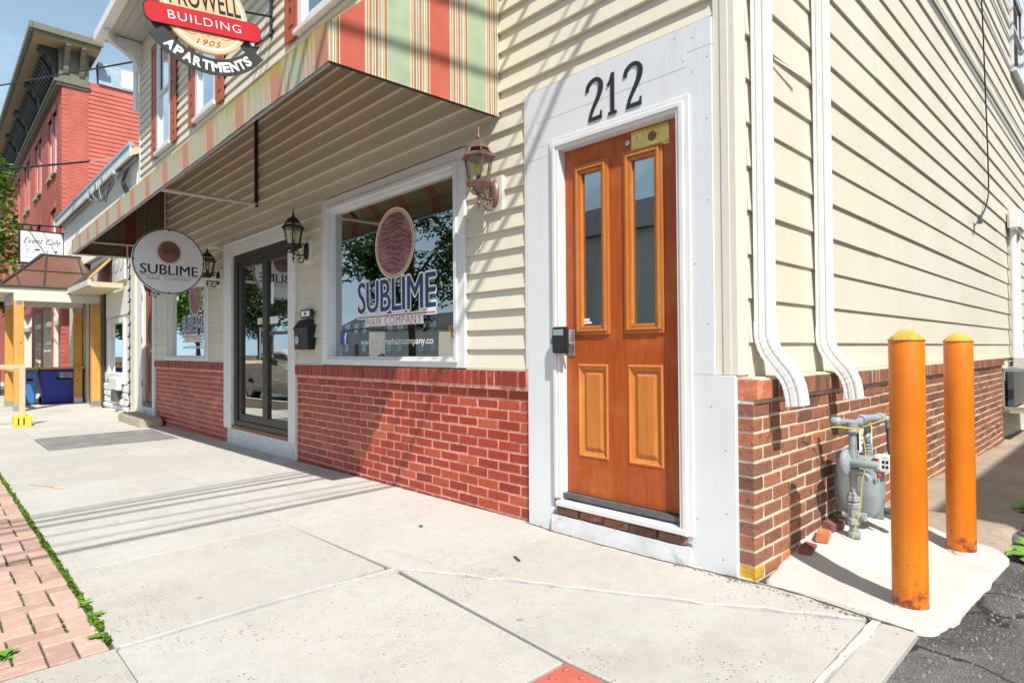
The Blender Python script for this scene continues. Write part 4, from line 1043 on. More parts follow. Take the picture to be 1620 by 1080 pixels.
for a, b, c in stripes(AY, .008):
    g.c = c; f = lambda y: (y-AY)/(-AY)
    zb = lambda y: 2.615+.02*f(y); zt = lambda y: 2.82+1.18*f(y)
    g.hexa([(AX1, a, zb(a)), (AX1, b, zb(b)), (AX1, b, zt(b)), (AX1, a, zt(a))], [(AX1+th, a, zb(a)), (AX1+th, b, zb(b)), (AX1+th, b, zt(b)), (AX1+th, a, zt(a))])
g.build('end_panel', 'fabric', aw)
g = MB()
for a, b, c in stripes(AY, .008):
    g.c = c; f = lambda y: (y-AY)/(-AY); z0 = azb(AX0)
    zb = lambda y: z0+.02*f(y); zt = lambda y: z0+.205+1.18*f(y)
    g.hexa([(AX0, a, zb(a)), (AX0, b, zb(b)), (AX0, b, zt(b)), (AX0, a, zt(a))], [(AX0+th, a, zb(a)), (AX0+th, b, zb(b)), (AX0+th, b, zt(b)), (AX0+th, a, zt(a))])
g.build('end_panel', 'fabric', aw)
g = MB(); g2 = MB()
for b, a, c in [(-q, -p, c) for p, q, c in [(-AX1, 0, 0)]] or []: pass
for p, q, c in stripes(0, AX1-AX0, 'c'):
    x1, x0 = AX1-p-.0, AX1-q; g.c = c; g2.c = c
    wav = lambda x: .012*noise.noise((x*1.3, 0, 0))+.005*noise.noise((x*6, 0, 0))
    g.hexa([(x0, AY, azb(x0)+wav(x0)), (x1, AY, azb(x1)+wav(x1)), (x1, AY, azb(x1)+.205), (x0, AY, azb(x0)+.205)], [(x0, AY-th, azb(x0)+wav(x0)), (x1, AY-th, azb(x1)+wav(x1)), (x1, AY-th-.006, azb(x1)+.205), (x0, AY-th-.006, azb(x0)+.205)])
    g2.hexa([(x0, AY, azb(x0)+.205), (x1, AY, azb(x1)+.205), (x1, -.001, azb(x1)+1.385), (x0, -.001, azb(x0)+1.385)], [(x0, AY, azb(x0)+.209), (x1, AY, azb(x1)+.209), (x1, -.001, azb(x1)+1.39), (x0, -.001, azb(x0)+1.39)])
g.build('valance', 'fabric_weathered', aw); g2.build('canvas_top', 'fabric_weathered', aw)
DK = lambda c: (.24*c[0]+.03, .22*c[1]+.02, .20*c[2]+.01)     # stripe colours darkened, painting in the shade inside the awning
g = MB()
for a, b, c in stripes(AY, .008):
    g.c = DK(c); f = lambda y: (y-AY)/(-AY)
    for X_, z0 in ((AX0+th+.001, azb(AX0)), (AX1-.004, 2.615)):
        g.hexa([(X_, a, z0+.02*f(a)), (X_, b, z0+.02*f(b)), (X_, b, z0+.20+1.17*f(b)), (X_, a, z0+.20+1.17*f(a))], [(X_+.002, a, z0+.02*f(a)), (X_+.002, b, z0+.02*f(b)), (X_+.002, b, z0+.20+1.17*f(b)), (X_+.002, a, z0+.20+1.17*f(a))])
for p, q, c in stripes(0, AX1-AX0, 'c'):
    x1, x0 = AX1-p-.006, AX1-q-.006; g.c = tuple(.45*v+k for v, k in zip(c, (.22, .15, .07)))  # added top skin, paled to tan to bounce warm light onto the wall
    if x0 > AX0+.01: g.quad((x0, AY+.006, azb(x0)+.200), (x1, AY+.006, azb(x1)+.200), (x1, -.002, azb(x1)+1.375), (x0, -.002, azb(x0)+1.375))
g.build('canvas_painted_lighting', 'fabric', aw)
def bar(path, r, m='trim_cream', nm='frame_bar', n=6):
    q = MB(); q.tube(path, r, n); return q.build(nm, m, aw)
bar([(AX1-.02, AY+.02, 2.622), (AX0+.02, AY+.02, azb(AX0)+.008)], .014, 'meter_grey')
bar([(AX1-.02, AY+.02, 2.622), (AX1-.02, -.03, 2.642)], .012, 'bronze_frame')
bar([(AX0+.02, AY+.02, azb(AX0)+.008), (AX0+.02, -.03, azb(AX0)+.03)], .016)
bar([(AX0+.03, AY+.1, azb(AX0)+.20), (AX0+.03, -.03, azb(AX0)+.22)], .016)
bar([(AX0+.03, -.55, azb(AX0)+.01), (AX0+.03, -.55, azb(AX0)+.21)], .012)
bar([(-4.93, AY+.03, 2.585), (-5.70, -.04, 2.77)], .021)
bar([(-5.70, -.035, 2.74), (-5.70, -.035, 3.76)], .022, 'bronze_frame')
bar([(-5.70, -.035, 3.76), (-5.70, AY+.03, azb(-5.7)+.2)], .015, 'bronze_frame')
bar([(AX0+.02, -.03, azb(AX0)), (AX0+.02, -.03, 3.85)], .016)

# ------------------------------------------------------------------ wall lanterns
def lantern(x, z, metal, label, trim_tone='copper'):
    o = empty('wall_lantern', (x, 0, z), label, 'lantern', 'wall lanterns along the shop front')
    c = (x, -.168, z); cx, cy, cz = c
    H = math.pi/6
    g = MB(); g.box(x-.075, x+.075, -.030, .005, z-.115, z+.115); g.build('mounting_block', 'trim_cream', o, bevel=.004)
    g = MB(); g.lathe([(.001, -.058), (.022, -.056), (.040, -.046), (.046, -.032), (.046, -.0295)], (0, 0, 0), 20, 'y'); g.v = [Vector((p.x+x, p.y, z+p.z*2.0)) for p in g.v]
    g.build('wall_plate', metal, o)
    g = MB()
    g.tube(spline([(x, -.05, z-.03), (x, -.08, z-.045), (x, -.13, z-.045), (x, -.168, z-.030), (x, -.215, z-.025), (x, -.232, z-.008), (x, -.222, z+.008), (x, -.208, z+.0)], 5), .0075, 7)
    g.tube(spline([(x, -.05, z+.045), (x, -.075, z+.075), (x, -.105, z+.06), (x, -.10, z+.03), (x, -.082, z+.038), (x, -.088, z+.052)], 5), .006, 6)
    g.tube(spline([(x, -.105, z-.046), (x, -.12, z-.02), (x, -.145, z+.01), (x, -.13, z+.03), (x, -.118, z+.018)], 5), .005, 6)
    g.tube(spline([(x, -.05, z-.045), (x, -.07, z-.105), (x, -.10, z-.115), (x, -.118, z-.09), (x, -.10, z-.065), (x, -.088, z-.08)], 5), .006, 6)
    g.tube([(x, -.168, z-.02), (x, -.168, z-.06)], .008, 8); g.lathe([(0, -.13), (.006, -.105), (.004, -.095), (.013, -.085), (.013, -.075), (.004, -.066), (.004, -.05)], c, 8)
    g.build('scroll_arm', metal, o)
    g = MB(); g.lathe([(.009, -.022), (.02, -.018), (.085, .042), (.088, .046), (.088, .054), (.062, .058)], c, 6, smooth=False, ph=H); g.build('base', trim_tone, o)
    g = MB(); g.lathe([(.083, .205), (.118, .208), (.120, .214), (.092, .236), (.086, .240)], c, 6, smooth=False, ph=H)
    g.lathe([(.064, .268), (.075, .270), (.052, .300), (.020, .322), (.014, .330)], c, 6, smooth=False, ph=H)
    for k in range(6):
        a = H+k*math.pi/3; g.tube([(cx+.089*math.cos(a), cy+.089*math.sin(a), cz+.236), (cx+.066*math.cos(a), cy+.066*math.sin(a), cz+.272)], .005, 5)
    g.build('roof', trim_tone, o)
    g = MB(); g.lathe([(.014, .328), (.010, .338), (.016, .345), (.016, .352), (.007, .360), (.006, .375), (.003, .415), (0, .42)], c, 8); g.build('finial', trim_tone, o)
    g = MB()
    for k in range(6):
        a = H+k*math.pi/3; g.tube([(cx+.066*math.cos(a), cy+.066*math.sin(a), cz+.055), (cx+.094*math.cos(a), cy+.094*math.sin(a), cz+.207)], .0052, 5)
    g.build('cage', metal, o)
    for k in range(6):
        a, b = H+k*math.pi/3, H+(k+1)*math.pi/3
        g = MB(); g.quad((cx+.064*math.cos(a), cy+.064*math.sin(a), cz+.058), (cx+.064*math.cos(b), cy+.064*math.sin(b), cz+.058), (cx+.090*math.cos(b), cy+.090*math.sin(b), cz+.205), (cx+.090*math.cos(a), cy+.090*math.sin(a), cz+.205)); g.build('pane', 'glass_clear', o)
        g = MB(); g.quad((cx+.083*math.cos(a), cy+.083*math.sin(a), cz+.240), (cx+.083*math.cos(b), cy+.083*math.sin(b), cz+.240), (cx+.064*math.cos(b), cy+.064*math.sin(b), cz+.270), (cx+.064*math.cos(a), cy+.064*math.sin(a), cz+.270)); g.build('pane', 'glass_clear', o)
    g = MB(); g.lathe([(.016, .055), (.016, .098), (.012, .100)], c, 10); g.build('bulb_socket', 'navy_vinyl', o)
    g = MB(); g.lathe([(.013, .098), (.015, .108), (.030, .132), (.032, .150), (.026, .168), (.012, .178), (0, .180)], c, 14); g.build('bulb', 'bulb_yellow', o)
    return o
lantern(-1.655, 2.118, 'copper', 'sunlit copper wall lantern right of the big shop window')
lantern(-4.43, 2.075, 'copper_shaded', 'copper wall lantern in painted shade between the glass door and big shop window', 'copper_shaded')
lantern(-6.96, 2.035, 'copper_shaded', 'copper wall lantern in painted shade half hidden by the round shop sign, left of glass door', 'copper_shaded')
lantern(-9.75, 2.10, 'copper_shaded', 'copper wall lantern in painted shade beside the brown door, below the round shop sign', 'copper_shaded')

# ------------------------------------------------------------------ round shop sign
SX = -6.79; sc_y, sc_z = -.652, 2.172
o = empty('hanging_sign', (SX, 0, 2.17), 'round white sign of a hair company with copper disc and black rim', 'shop sign')
def disc(mb, x, cy, cz, ry, rz, n=72): mb.add([(x, cy+ry*math.cos(2*math.pi*i/n), cz+rz*math.sin(2*math.pi*i/n)) for i in range(n)], [tuple(range(n))]); return mb
g = MB(); g.lathe([(.385, -.015), (.393, -.012), (.393, .012), (.385, .015)], (SX, sc_y, sc_z), 72, 'x', False); g.build('sign_panel', 'sign_white', o)
g = MB(); n = 72
for r0, r1, d in ((.378, .390, .0162),):
    vs = [(SX+d, sc_y+r*math.cos(2*math.pi*i/n), sc_z+r*math.sin(2*math.pi*i/n)) for r in (r0, r1) for i in range(n)]
    g.add(vs, [(i, (i+1) % n, n+(i+1) % n, n+i) for i in range(n)])
g.build('sign_rim', 'sign_navy', o)
for r, d, m, nm in ((.150, .0160, 'gold_brown', 'disc_ring'), (.145, .0164, 'vinyl_white', 'disc_ring'), (.134, .0168, 'swirl_copper', 'copper_disc')):
    g = disc(MB(), SX+d, sc_y-.002, 2.285, r*.92, r*.98); g.build(nm, m, o)
g = MB(); [put_text(g, 'SUBLIME', (SX+.016, -.962+.0028*k, 2.012), Y3, Z3, .622, .118, .0006+.0001*k, 0, 0, 1.0) for k in range(3)]; g.build('lettering', 'sign_navy', o)
g = MB(); g.quad((SX+.0165, -.965, 1.996), (SX+.0165, -.33, 1.996), (SX+.0165, -.33, 2.0), (SX+.0165, -.965, 2.0)); g.build('rule_line', 'sign_grey', o)
g = MB(); put_text(g, 'HAIR  COMPANY', (SX+.016, -.885, 1.945), Y3, Z3, .475, .036, .0006, .0, 0, 1.15); g.build('lettering', 'gold_brown', o)
g = MB()
for a in (0, 90, 180, 270):
    y, z = sc_y+.372*math.cos(R(a)), sc_z+.372*math.sin(R(a)); g.lathe([(.010, .015), (.010, .020), (0, .022)], (SX, y, z), 8, 'x')
g.build('bolt', 'sign_black', o)
g = MB(); g.box(SX-.035, SX-.0165, -.78, -.012, 2.385, 2.415); g.box(SX-.035, SX-.0165, -.78, -.012, 1.985, 2.015); g.box(SX-.045, SX-.005, -.0155, -.0035, 2.34, 2.45); g.box(SX-.045, SX-.005, -.0155, -.0035, 1.95, 2.05); g.build('bracket', 'trim_cream', o)

# ------------------------------------------------------------------ building sign high on the front
PXs = -5.3; pc = Vector((-.705, 4.565)); tilt = R(7.5)
o = empty('building_sign', (PXs, 0, 4.5), 'round tan building sign with red banner and dark ribbon', 'sign')
def rot(u, v, t=tilt): return (math.cos(t)*u-math.sin(t)*v, math.sin(t)*u+math.cos(t)*v)
def P2(u, v, d=0., t=tilt): a = rot(u, v, t); return (PXs+d, pc.x+a[0], pc.y+a[1])
U = Vector((0, *rot(1, 0))); V = Vector((0, *rot(0, 1)))
g = MB(); g.lathe([(.412, -.02), (.42, -.016), (.42, .016), (.412, .02)], (PXs, pc.x, pc.y), 72, 'x', False); g.build('sign_disc', 'sign_tan', o)
g = MB(); n = 72; g.add([(PXs+.0206, pc.x+r*math.cos(2*math.pi*i/n), pc.y+r*math.sin(2*math.pi*i/n)) for r in (.366, .384) for i in range(n)], [(i, (i+1) % n, n+(i+1) % n, n+i) for i in range(n)]); g.build('white_ring', 'vinyl_white', o)
def rrect(w, h, r, cx, cy, k=6):
    out = []
    for sx, sy, a0 in ((1, 1, 0), (-1, 1, 90), (-1, -1, 180), (1, -1, 270)):
        for i in range(k+1):
            a = R(a0+90*i/k); out.append((cx+sx*(w/2-r)+r*math.cos(a), cy+sy*(h/2-r)+r*math.sin(a)))
    return out
for w, h, d0, d1, m, nm in ((1.13, .205, .0212, .030, 'sign_black', 'banner_edge'), (1.11, .190, .0302, .036, 'sign_red', 'banner')):
    g = MB(); q = rrect(w, h, .07, -.02, -.118); g.prism([P2(a, b, d0) for a, b in q], (0, 0, 0), (d1-d0, 0, 0)); g.build(nm, m, o)
g = MB(); put_text(g, 'BUILDING', P2(-.37, -.155, .0362), U, V, .70, .082, .0006, -.008, 0, 1.15); g.build('lettering', 'vinyl_white', o)
g = MB(); put_text(g, 'PROWELL', P2(-.335, .010, .0208), U, V, .69, .215, .0006, .012, 0, 1.0, fit=(0,)); g.build('lettering', 'sign_black', o)
g = MB(); put_text(g, 'CIRCA', P2(-.07, -.262, .0208), U, V, .15, .034, .0006, -.01, .1, 1.1); 
for s_ in (-1, 1): ribbon(g, [(p.x, p.y) for p in spline([(s_*.12, -.245, 0), (s_*.17, -.255, 0), (s_*.22, -.235, 0), (s_*.26, -.215, 0)], 4)], .006, P2(0, 0, .0208), U, V, .0002, .0006)
g.build('lettering', 'gold_brown', o)
g = MB(); put_text(g, '1905', P2(-.135, -.345, .0208), U, V, .25, .058, .0006, -.008, .45, 1.25); g.build('lettering', 'sign_black', o)
# ribbon
rc = Vector((-.700, 4.62)); rt_ = R(4.5); RR = .60
def RP(a, r, d): t = a+rt_; return (PXs+d, rc.x+r*math.sin(t), rc.y-r*math.cos(t))
g = MB(); A = [R(-54+108*i/40) for i in range(41)]
for a, b in zip(A, A[1:]): g.hexa([RP(a, RR-.083, .0), RP(b, RR-.083, .0), RP(b, RR+.083, .0), RP(a, RR+.083, .0)], [RP(a, RR-.083, .014), RP(b, RR-.083, .014), RP(b, RR+.083, .014), RP(a, RR+.083, .014)])
g.build('ribbon', 'sign_grey', o)
for s_ in (-1, 1):
    g = MB(); q = [(s_*R(46), -.16), (s_*R(63), -.17), (s_*R(58), -.075), (s_*R(64), .0), (s_*R(46), .0)]
    g.prism([RP(a, RR+r, -.012) for a, r in q], (0, 0, 0), (.010, 0, 0)); g.build('ribbon_tail', 'sign_grey', o)
g = MB(); word = 'APARTMENTS'; wd_ = [1.05, .95, 1.05, .98, .92, 1.22, .88, 1.08, .92, .9]; tot = sum(wd_); a0 = -R(43)
for ch, w in zip(word, wd_):
    da = R(86)*w/tot; am = a0+da/2; t = am+rt_; u = Vector((0, math.cos(t), math.sin(t))); v = Vector((0, -math.sin(t), math.cos(t)))
    wl = RR*da*.90; base = Vector(RP(am, RR+.048, .0145)); put_text(g, ch, base-u*wl/2, u, v, wl, .100, .0006, .045); a0 += da
g.build('lettering', 'vinyl_white', o)
g = MB(); g.tube([(PXs, -.31, 4.72), (PXs, -.005, 4.78)], .012, 8); g.tube([(PXs, -.20, 4.40), (PXs, -.10, 4.5), (PXs, -.005, 4.62)], .012, 8); g.tube([(PXs, -.6, 4.98), (PXs, -.005, 5.0)], .016, 8); g.box(PXs-.03, PXs+.03, -.030, -.0205, 4.55, 5.08); g.build('bracket', 'black_iron', o)

# ------------------------------------------------------------------ downspouts
def sweep_xz(mb, prof, path, y):
    n = len(prof); rings = []
    for i, (x, z) in enumerate(path):
        a = path[max(0, i-1)]; b = path[min(len(path)-1, i+1)]; t = Vector((b[0]-a[0], b[1]-a[1])).normalized(); nx, nz = -t.y, t.x
        rings.append([(x+p*nx, y+q, z+p*nz) for p, q in prof])
    mb.add([v for r_ in rings for v in r_], [(i*n+k, i*n+(k+1) % n, (i+1)*n+(k+1) % n, (i+1)*n+k) for i in range(len(path)-1) for k in range(n)])
    return mb
def rect_flute(w, d, ns=4):
    P = []
    def side(a, b, nrm, k):
        for i in range(k):
            for t, o_ in ((.0, 0), (.30, 0), (.38, -.004), (.62, -.004), (.70, 0)):
                u = (i+t)/k; P.append((a[0]+(b[0]-a[0])*u+nrm[0]*o_, a[1]+(b[1]-a[1])*u+nrm[1]*o_))
    hx, hy = w/2, d/2
    side((hx, -hy), (hx, hy), (1, 0), 3); side((hx, hy), (-hx, hy), (0, 1), 2); side((-hx, hy), (-hx, -hy), (-1, 0), 3); side((-hx, -hy), (hx, -hy), (0, -1), 2)
    return P
def downspout(y, label, zb):
    o = empty('downspout', (.06, y, zb), label, 'downspout', 'downspouts on the side wall')
    pr = rect_flute(.068, .092)
    g = MB(); sweep_xz(g, pr, [(.062, 6.6), (.062, 4.0), (.062, zb+.36)], y); g.build('pipe', 'spout_white', o)
    pr2 = rect_flute(.072, .096)
    pth = [(.062, zb+.40), (.062, zb+.345), (.066, zb+.315), (.074, zb+.285), (.088, zb+.255), (.108, zb+.225), (.135, zb+.190), (.160, zb+.160), (.180, zb+.130), (.193, zb+.100), (.201, zb+.070), (.206, zb+.04), (.210, zb)]
    g = MB()
    P2_ = []
    for i, (a, b) in enumerate(zip(pth, pth[1:])):
        for j in range(3): P2_.append((a[0]+(b[0]-a[0])*j/3, a[1]+(b[1]-a[1])*j/3))
    P2_.append(pth[-1])
    n = len(pr2); rings = []
    for i, (x, z) in enumerate(P2_):
        a = P2_[max(0, i-1)]; b = P2_[min(len(P2_)-1, i+1)]; t = Vector((b[0]-a[0], b[1]-a[1])).normalized()
        s_ = 1+(.035 if (i % 3 == 1 and 5 < i < 30) else 0)
        rings.append([(x-p*t.y*s_, y+q*s_, z+p*t.x*s_) for p, q in pr2])
    g.add([v for r_ in rings for v in r_], [(i*n+k, i*n+(k+1) % n, (i+1)*n+(k+1) % n, (i+1)*n+k) for i in range(len(P2_)-1) for k in range(n)])
    inner = [(P2_[-1][0]-p*.9*(-1)*0+p*.92*(.99), y+q*.92, zb+.002) for p, q in pr2]
    g.build('elbow', 'spout_white', o)
    g = MB(); g.add([(x, yy, zb+.03) for x, yy, _ in inner], [tuple(range(n))]); g.build('outlet', 'dark_gap', o)
    g = MB(); g.box(.004, .028, y-.03, y+.03, 4.2, 4.23); g.build('strap', 'spout_white', o)
    return o
downspout(.170, 'white fluted downspout nearest the corner post', .812)
downspout(.965, 'white fluted downspout between the corner spout and orange posts', .800)

# ------------------------------------------------------------------ bollards
def bollard(x, y, z0, label, ph):
    o = empty('bollard', (x, y, z0), label, 'bollard', 'orange bollards by the gas meter')
    r = .0645
    g = MB(); g.lathe([(r, -.06), (r, .0), (r, .1), (r, .4), (r, .8), (r, 1.076-z0+.03), (r-.002, 1.080-z0+.03)], (x, y, z0), 40); g.build('post', 'bollard_paint', o)
    g = MB(); g.lathe([(r+.003, 1.1085-z0), (r+.003, 1.112-z0), (.048, 1.130-z0), (.028, 1.147-z0), (.012, 1.153-z0), (0, 1.154-z0)], (x, y, z0), 32); g.build('cap', 'bollard_cap', o)
    g = MB(); n = 44
    vs = []
    for j, (rr, zz) in enumerate(((r+.001, .008), (r+.006, .001), (r+.010, -.012))):
        for i in range(n):
            a = 2*math.pi*i/n; w = 1+.10*noise.noise((math.cos(a)*3+ph, math.sin(a)*3, j)); vs.append((x+rr*w*math.cos(a), y+rr*w*math.sin(a), z0+zz*w))
    g.add(vs, [(j*n+i, j*n+(i+1) % n, (j+1)*n+(i+1) % n, (j+1)*n+i) for j in range(2) for i in range(n)]); g.build('grout_ring', 'pad_concrete', o)
    return o
bollard(.652, .155, pad_h(.652, .155), 'near orange steel bollard at the front edge of the pad', 0)
bollard(.657, 1.13, pad_h(.657, 1.13), 'far orange steel bollard at the back of the pad', 5)

# ------------------------------------------------------------------ gas meter
o = empty('gas_meter', (.26, .8, .05), 'grey gas meter with pipes and regulator against the rough brick', 'gas meter')
rx, ry = .262, .755
g = MB(); g.tube([(rx, ry, .02), (rx, ry, .105)], .024, 14); g.lathe([(.030, 0), (.031, .03), (.028, .034)], (rx, ry, .085), 14); g.tube([(rx, ry, .1), (rx, ry, .17)], .021, 14)
g.build('riser_pipe', 'meter_grey', o)
g = MB(); g.lathe([(.026, .0), (.034, .006), (.034, .03), (.028, .036), (.031, .07), (.031, .085), (.036, .09), (.036, .112), (.026, .118)], (rx, ry, .155), 8, smooth=False); g.tube([(rx-.05, ry, .205), (rx+.055, ry-.01, .205)], .020, 10); g.box(rx+.045, rx+.062, ry-.022, ry+.004, .185, .225); g.build('shutoff_valve', 'pipe_grey', o, bevel=.002)
g = MB(); g.lathe([(.024, .0), (.034, .004), (.034, .026), (.030, .030), (.030, .044), (.022, .05)], (rx, ry, .275), 6, smooth=False); g.tube([(rx, ry, .30), (rx, ry, .42)], .019, 12); g.build('union_nut', 'pipe_grey', o, bevel=.002)
g = MB(); g.lathe([(.0, -.042), (.03, -.040), (.040, -.030), (.070, -.012), (.072, -.010), (.072, .010), (.070, .012), (.045, .026), (.028, .034), (.026, .05), (0, .052)], (rx-.03, ry-.01, .475), 24, 'x')
g.tube([(rx, ry, .41), (rx, ry, .54)], .030, 14)
g.tube(spline([(rx+.01, ry-.03, .48), (rx+.06, ry-.04, .485), (rx+.115, ry-.03, .482), (rx+.125, ry-.028, .48)], 3), .022, 12)
g.tube(spline([(rx+.0, ry-.02, .44), (rx+.05, ry-.03, .435), (rx+.075, ry-.03, .425), (rx+.085, ry-.03, .40)], 3), .017, 10)
for k in range(8):
    a = k*math.pi/4; g.lathe([(.007, -.016), (.007, .016)], (rx-.03, ry-.01+.063*math.cos(a), .475+.063*math.sin(a)), 6, 'x')
g.build('regulator', 'meter_grey', o)
g = MB(); g.tube([(rx, ry, .53), (rx, ry, .655)], .020, 12); g.lathe([(.020, 0), (.029, .004), (.029, .022), (.020, .026)], (rx, ry, .628), 12); g.build('riser_pipe', 'pipe_grey', o)
g = MB(); g.tube([(rx-.085, ry-.005, .685), (rx+.045, ry+.02, .685)], .019, 12); g.lathe([(.0, -.03), (.020, -.028), (.027, -.02), (.027, .018), (.020, .022)], (rx-.075, ry-.005, .685), 12, 'x')
g.tube(spline([(rx+.01, ry+.02, .68), (rx+.03, ry+.06, .70), (rx+.055, ry+.13, .705), (rx+.085, ry+.21, .700), (rx+.105, ry+.235, .685), (rx+.108, ry+.24, .65)], 4), .020, 12)
for p in ((rx+.028, ry+.055, .70), (rx+.075, ry+.19, .702)):
    g.lathe([(.022, -.016), (.029, -.012), (.029, .012), (.022, .016)], p, 12, 'y')
g.tube([(rx, ry, .64), (rx, ry, .69)], .027, 12); g.build('header_pipe', 'meter_grey', o)
g = MB(); g.tube(spline([(rx+.108, ry+.24, .66), (rx+.112, ry+.24, .55), (rx+.128, ry+.24, .42), (rx+.142, ry+.24, .27), (rx+.145, ry+.24, .22)], 4), .017, 12); g.lathe([(.019, -.02), (.028, -.015), (.028, .025), (.019, .03)], (rx+.145, ry+.24, .205), 10); g.tube([(rx+.16, ry+.24, .20), (rx-.05, ry+.26, .185)], .020, 12); g.build('outlet_pipe', 'pipe_dark', o)
# tank: rounded body built from stacked outlines
def tank():
    mb = MB(); lv = [(.165, .60), (.185, .80), (.22, .95), (.28, 1.0), (.36, 1.02), (.41, 1.0), (.455, .93), (.480, .80), (.495, .55)]
    n = 28; vs = []
    for z, s_ in lv:
        for i in range(n):
            a = 2*math.pi*i/n; c, s2 = math.cos(a), math.sin(a)
            x = .118*s_*math.copysign(abs(c)**.55, c); y = .085*s_*math.copysign(abs(s2)**.6, s2); vs.append((.232+x, .955+y, z))
    mb.smooth = True; m = len(lv); mb.add(vs, [(i*n+k, i*n+(k+1) % n, (i+1)*n+(k+1) % n, (i+1)*n+k) for i in range(m-1) for k in range(n)]); mb.smooth = False
    mb.add(vs[:n], [tuple(range(n-1, -1, -1))]); mb.add(vs[-n:], [tuple(range(n))]); return mb
tank().build('meter_body', 'meter_grey', o)
g = MB(); g.box(.115, .350, .950, .960, .155, .505); g.build('body_flange', 'meter_grey', o, bevel=.03, seg=3)
g = MB()
for i in range(7): g.lathe([(.024-.002*(i % 2), 0), (.024-.002*(i % 2), .008)], (.275, .945, .495+i*.009), 12)
g.lathe([(.018, 0), (.018, .06)], (.275, .945, .555), 12); g.tube(spline([(.275, .945, .60), (.275, .945, .65), (.265, .85, .675), (rx, ry+.03, .68)], 4), .018, 10)
g.build('inlet_neck', 'meter_grey', o)
g = MB(); g.box(.325, .395, .885, .945, .425, .510); g.box(.330, .358, .8795, .8845, .435, .500); g.build('index_box', 'paper', o, bevel=.004)
g = MB(); g.lathe([(.009, 0), (.009, -.004), (0, -.004)], (.340, .879, .487), 10, 'y'); g.box(.356, .362, .8795, .8835, .395, .425); g.lathe([(.012, 0), (.010, -.006), (0, -.007)], (.352, .87, .405), 8, 'y'); g.build('tag', 'tag_red', o)
g = MB()
for x in (.362, .380): g.box(x, x+.012, .8835, .8848, .445, .458); g.box(x, x+.012, .8835, .8848, .470, .484)
g.build('dial', 'sign_black', o)
g = MB(); g.box(.0995, .1005, 1.42, 1.66, .50, .60); g.build('tag', 'tag_orange', o)
g = MB(); g.box(.1008, .1015, 1.40, 1.66, .375, .575)
g.build('notice_sheet', 'paper', o)
g = MB()
for i in range(5): g.box(.1018, .1020, 1.43, 1.63-.02*(i % 2), .405+i*.032, .411+i*.032)
g.build('notice_print', 'sign_grey', o)
g = MB(); g.tube(spline([(.10, .55, .62), (.14, .62, .645), (.20, .70, .665), (.26, .73, .66), (.30, .77, .665), (.36, .9, .695), (.40, .96, .72)], 5), .0024, 5)
g.tube(spline([(.30, .74, .66), (.325, .72, .60), (.335, .71, .50), (.318, .70, .38), (.312, .69, .26), (.29, .68, .16), (.275, .68, .09)], 6), .0024, 5)
g.tube(spline([(.19, .705, .66), (.24, .69, .665), (.30, .73, .655)], 5), .0024, 5); g.build('marker_wire', 'wire_yellow', o)
# loose broken bricks behind the meter
for (x, y, z, a, m) in ((.125, .62, .105, .25, 'brick_orange'), (.12, .80, .125, -.2, 'brick_rough'), (.10, .48, .058, .1, 'brick_rough')):
    vs, fs = brick_mesh(0, .12, .06, .045, int(y*100)); M = Matrix.Translation((x, y, z)) @ Matrix.Rotation(math.pi/2+a, 4, 'Z') @ Matrix.Rotation(.15, 4, 'X')
    g = MB(); g.add([M @ Vector(v) for v in vs], fs)
    g.build('loose_brick', m, None, loc=(x, y, z), label={.62: 'weathered orange brick lying loose left of the gas meter', .80: 'loose brown brick tucked behind the gas meter', .48: 'loose brown brick at the foot of the rough wall'}[y], cat='brick', group='loose bricks by the gas meter')

# ------------------------------------------------------------------ mailbox, lockbox
o = empty('mailbox', (-4.55, 0, 1.1), 'black wall mailbox under a small framed plaque by the glass door', 'mailbox')
g = MB(); g.prism([(-4.60, 0, 1.10), (-4.60, -.085, 1.10), (-4.60, -.09, 1.31), (-4.60, -.03, 1.385), (-4.60, 0, 1.385)], (0, 0, 0), (.30, 0, 0)); g.build('box', 'black_iron', o, bevel=.004)
g = MB(); g.prism([(-4.605, -.094, 1.295), (-4.605, -.098, 1.315), (-4.605, -.03, 1.40), (-4.605, -.03, 1.388)], (0, 0, 0), (.31, 0, 0)); g.build('lid', 'black_iron', o)
g = MB(); g.lathe([(.045, -.0875), (.045, -.0945), (.035, -.097), (.0, -.097)], (-4.53, 0, 1.20), 20, 'y'); g.build('emblem', 'steel', o)
o = empty('plaque', (-4.45, 0, 1.42), 'small black framed plaque above the mailbox', 'plaque')
g = MB(); g.box(-4.53, -4.30, -.055, -.028, 1.412, 1.498); g.build('frame', 'sign_black', o, bevel=.003)
g = MB(); g.box(-4.505, -4.325, -.0565, -.0552, 1.428, 1.482); g.build('face', 'vinyl_white', o)
g = MB(); g.lathe([(.018, -.0568), (.018, -.058), (0, -.058)], (-4.415, 0, 1.455), 14, 'y'); g.build('emblem', 'sign_black', o)
o = empty('key_lockbox', (-1.04, -.05, 1.05), 'black combination key lockbox hanging on the orange door handle', 'lockbox')
g = MB(); g.box(-1.098, -.992, -.092, -.050, 1.060, 1.215); g.build('body', 'sign_black', o, bevel=.008, seg=2)
g = MB(); g.tube(spline([(-1.085, -.07, 1.11), (-1.118, -.07, 1.115), (-1.126, -.06, 1.14), (-1.118, -.05, 1.165), (-1.07, -.04, 1.165)], 5), .006, 8); g.build('shackle', 'steel', o)
g = MB(); g.box(-1.085, -1.005, -.0945, -.0925, 1.165, 1.200); g.build('cover_strip', 'meter_grey', o)
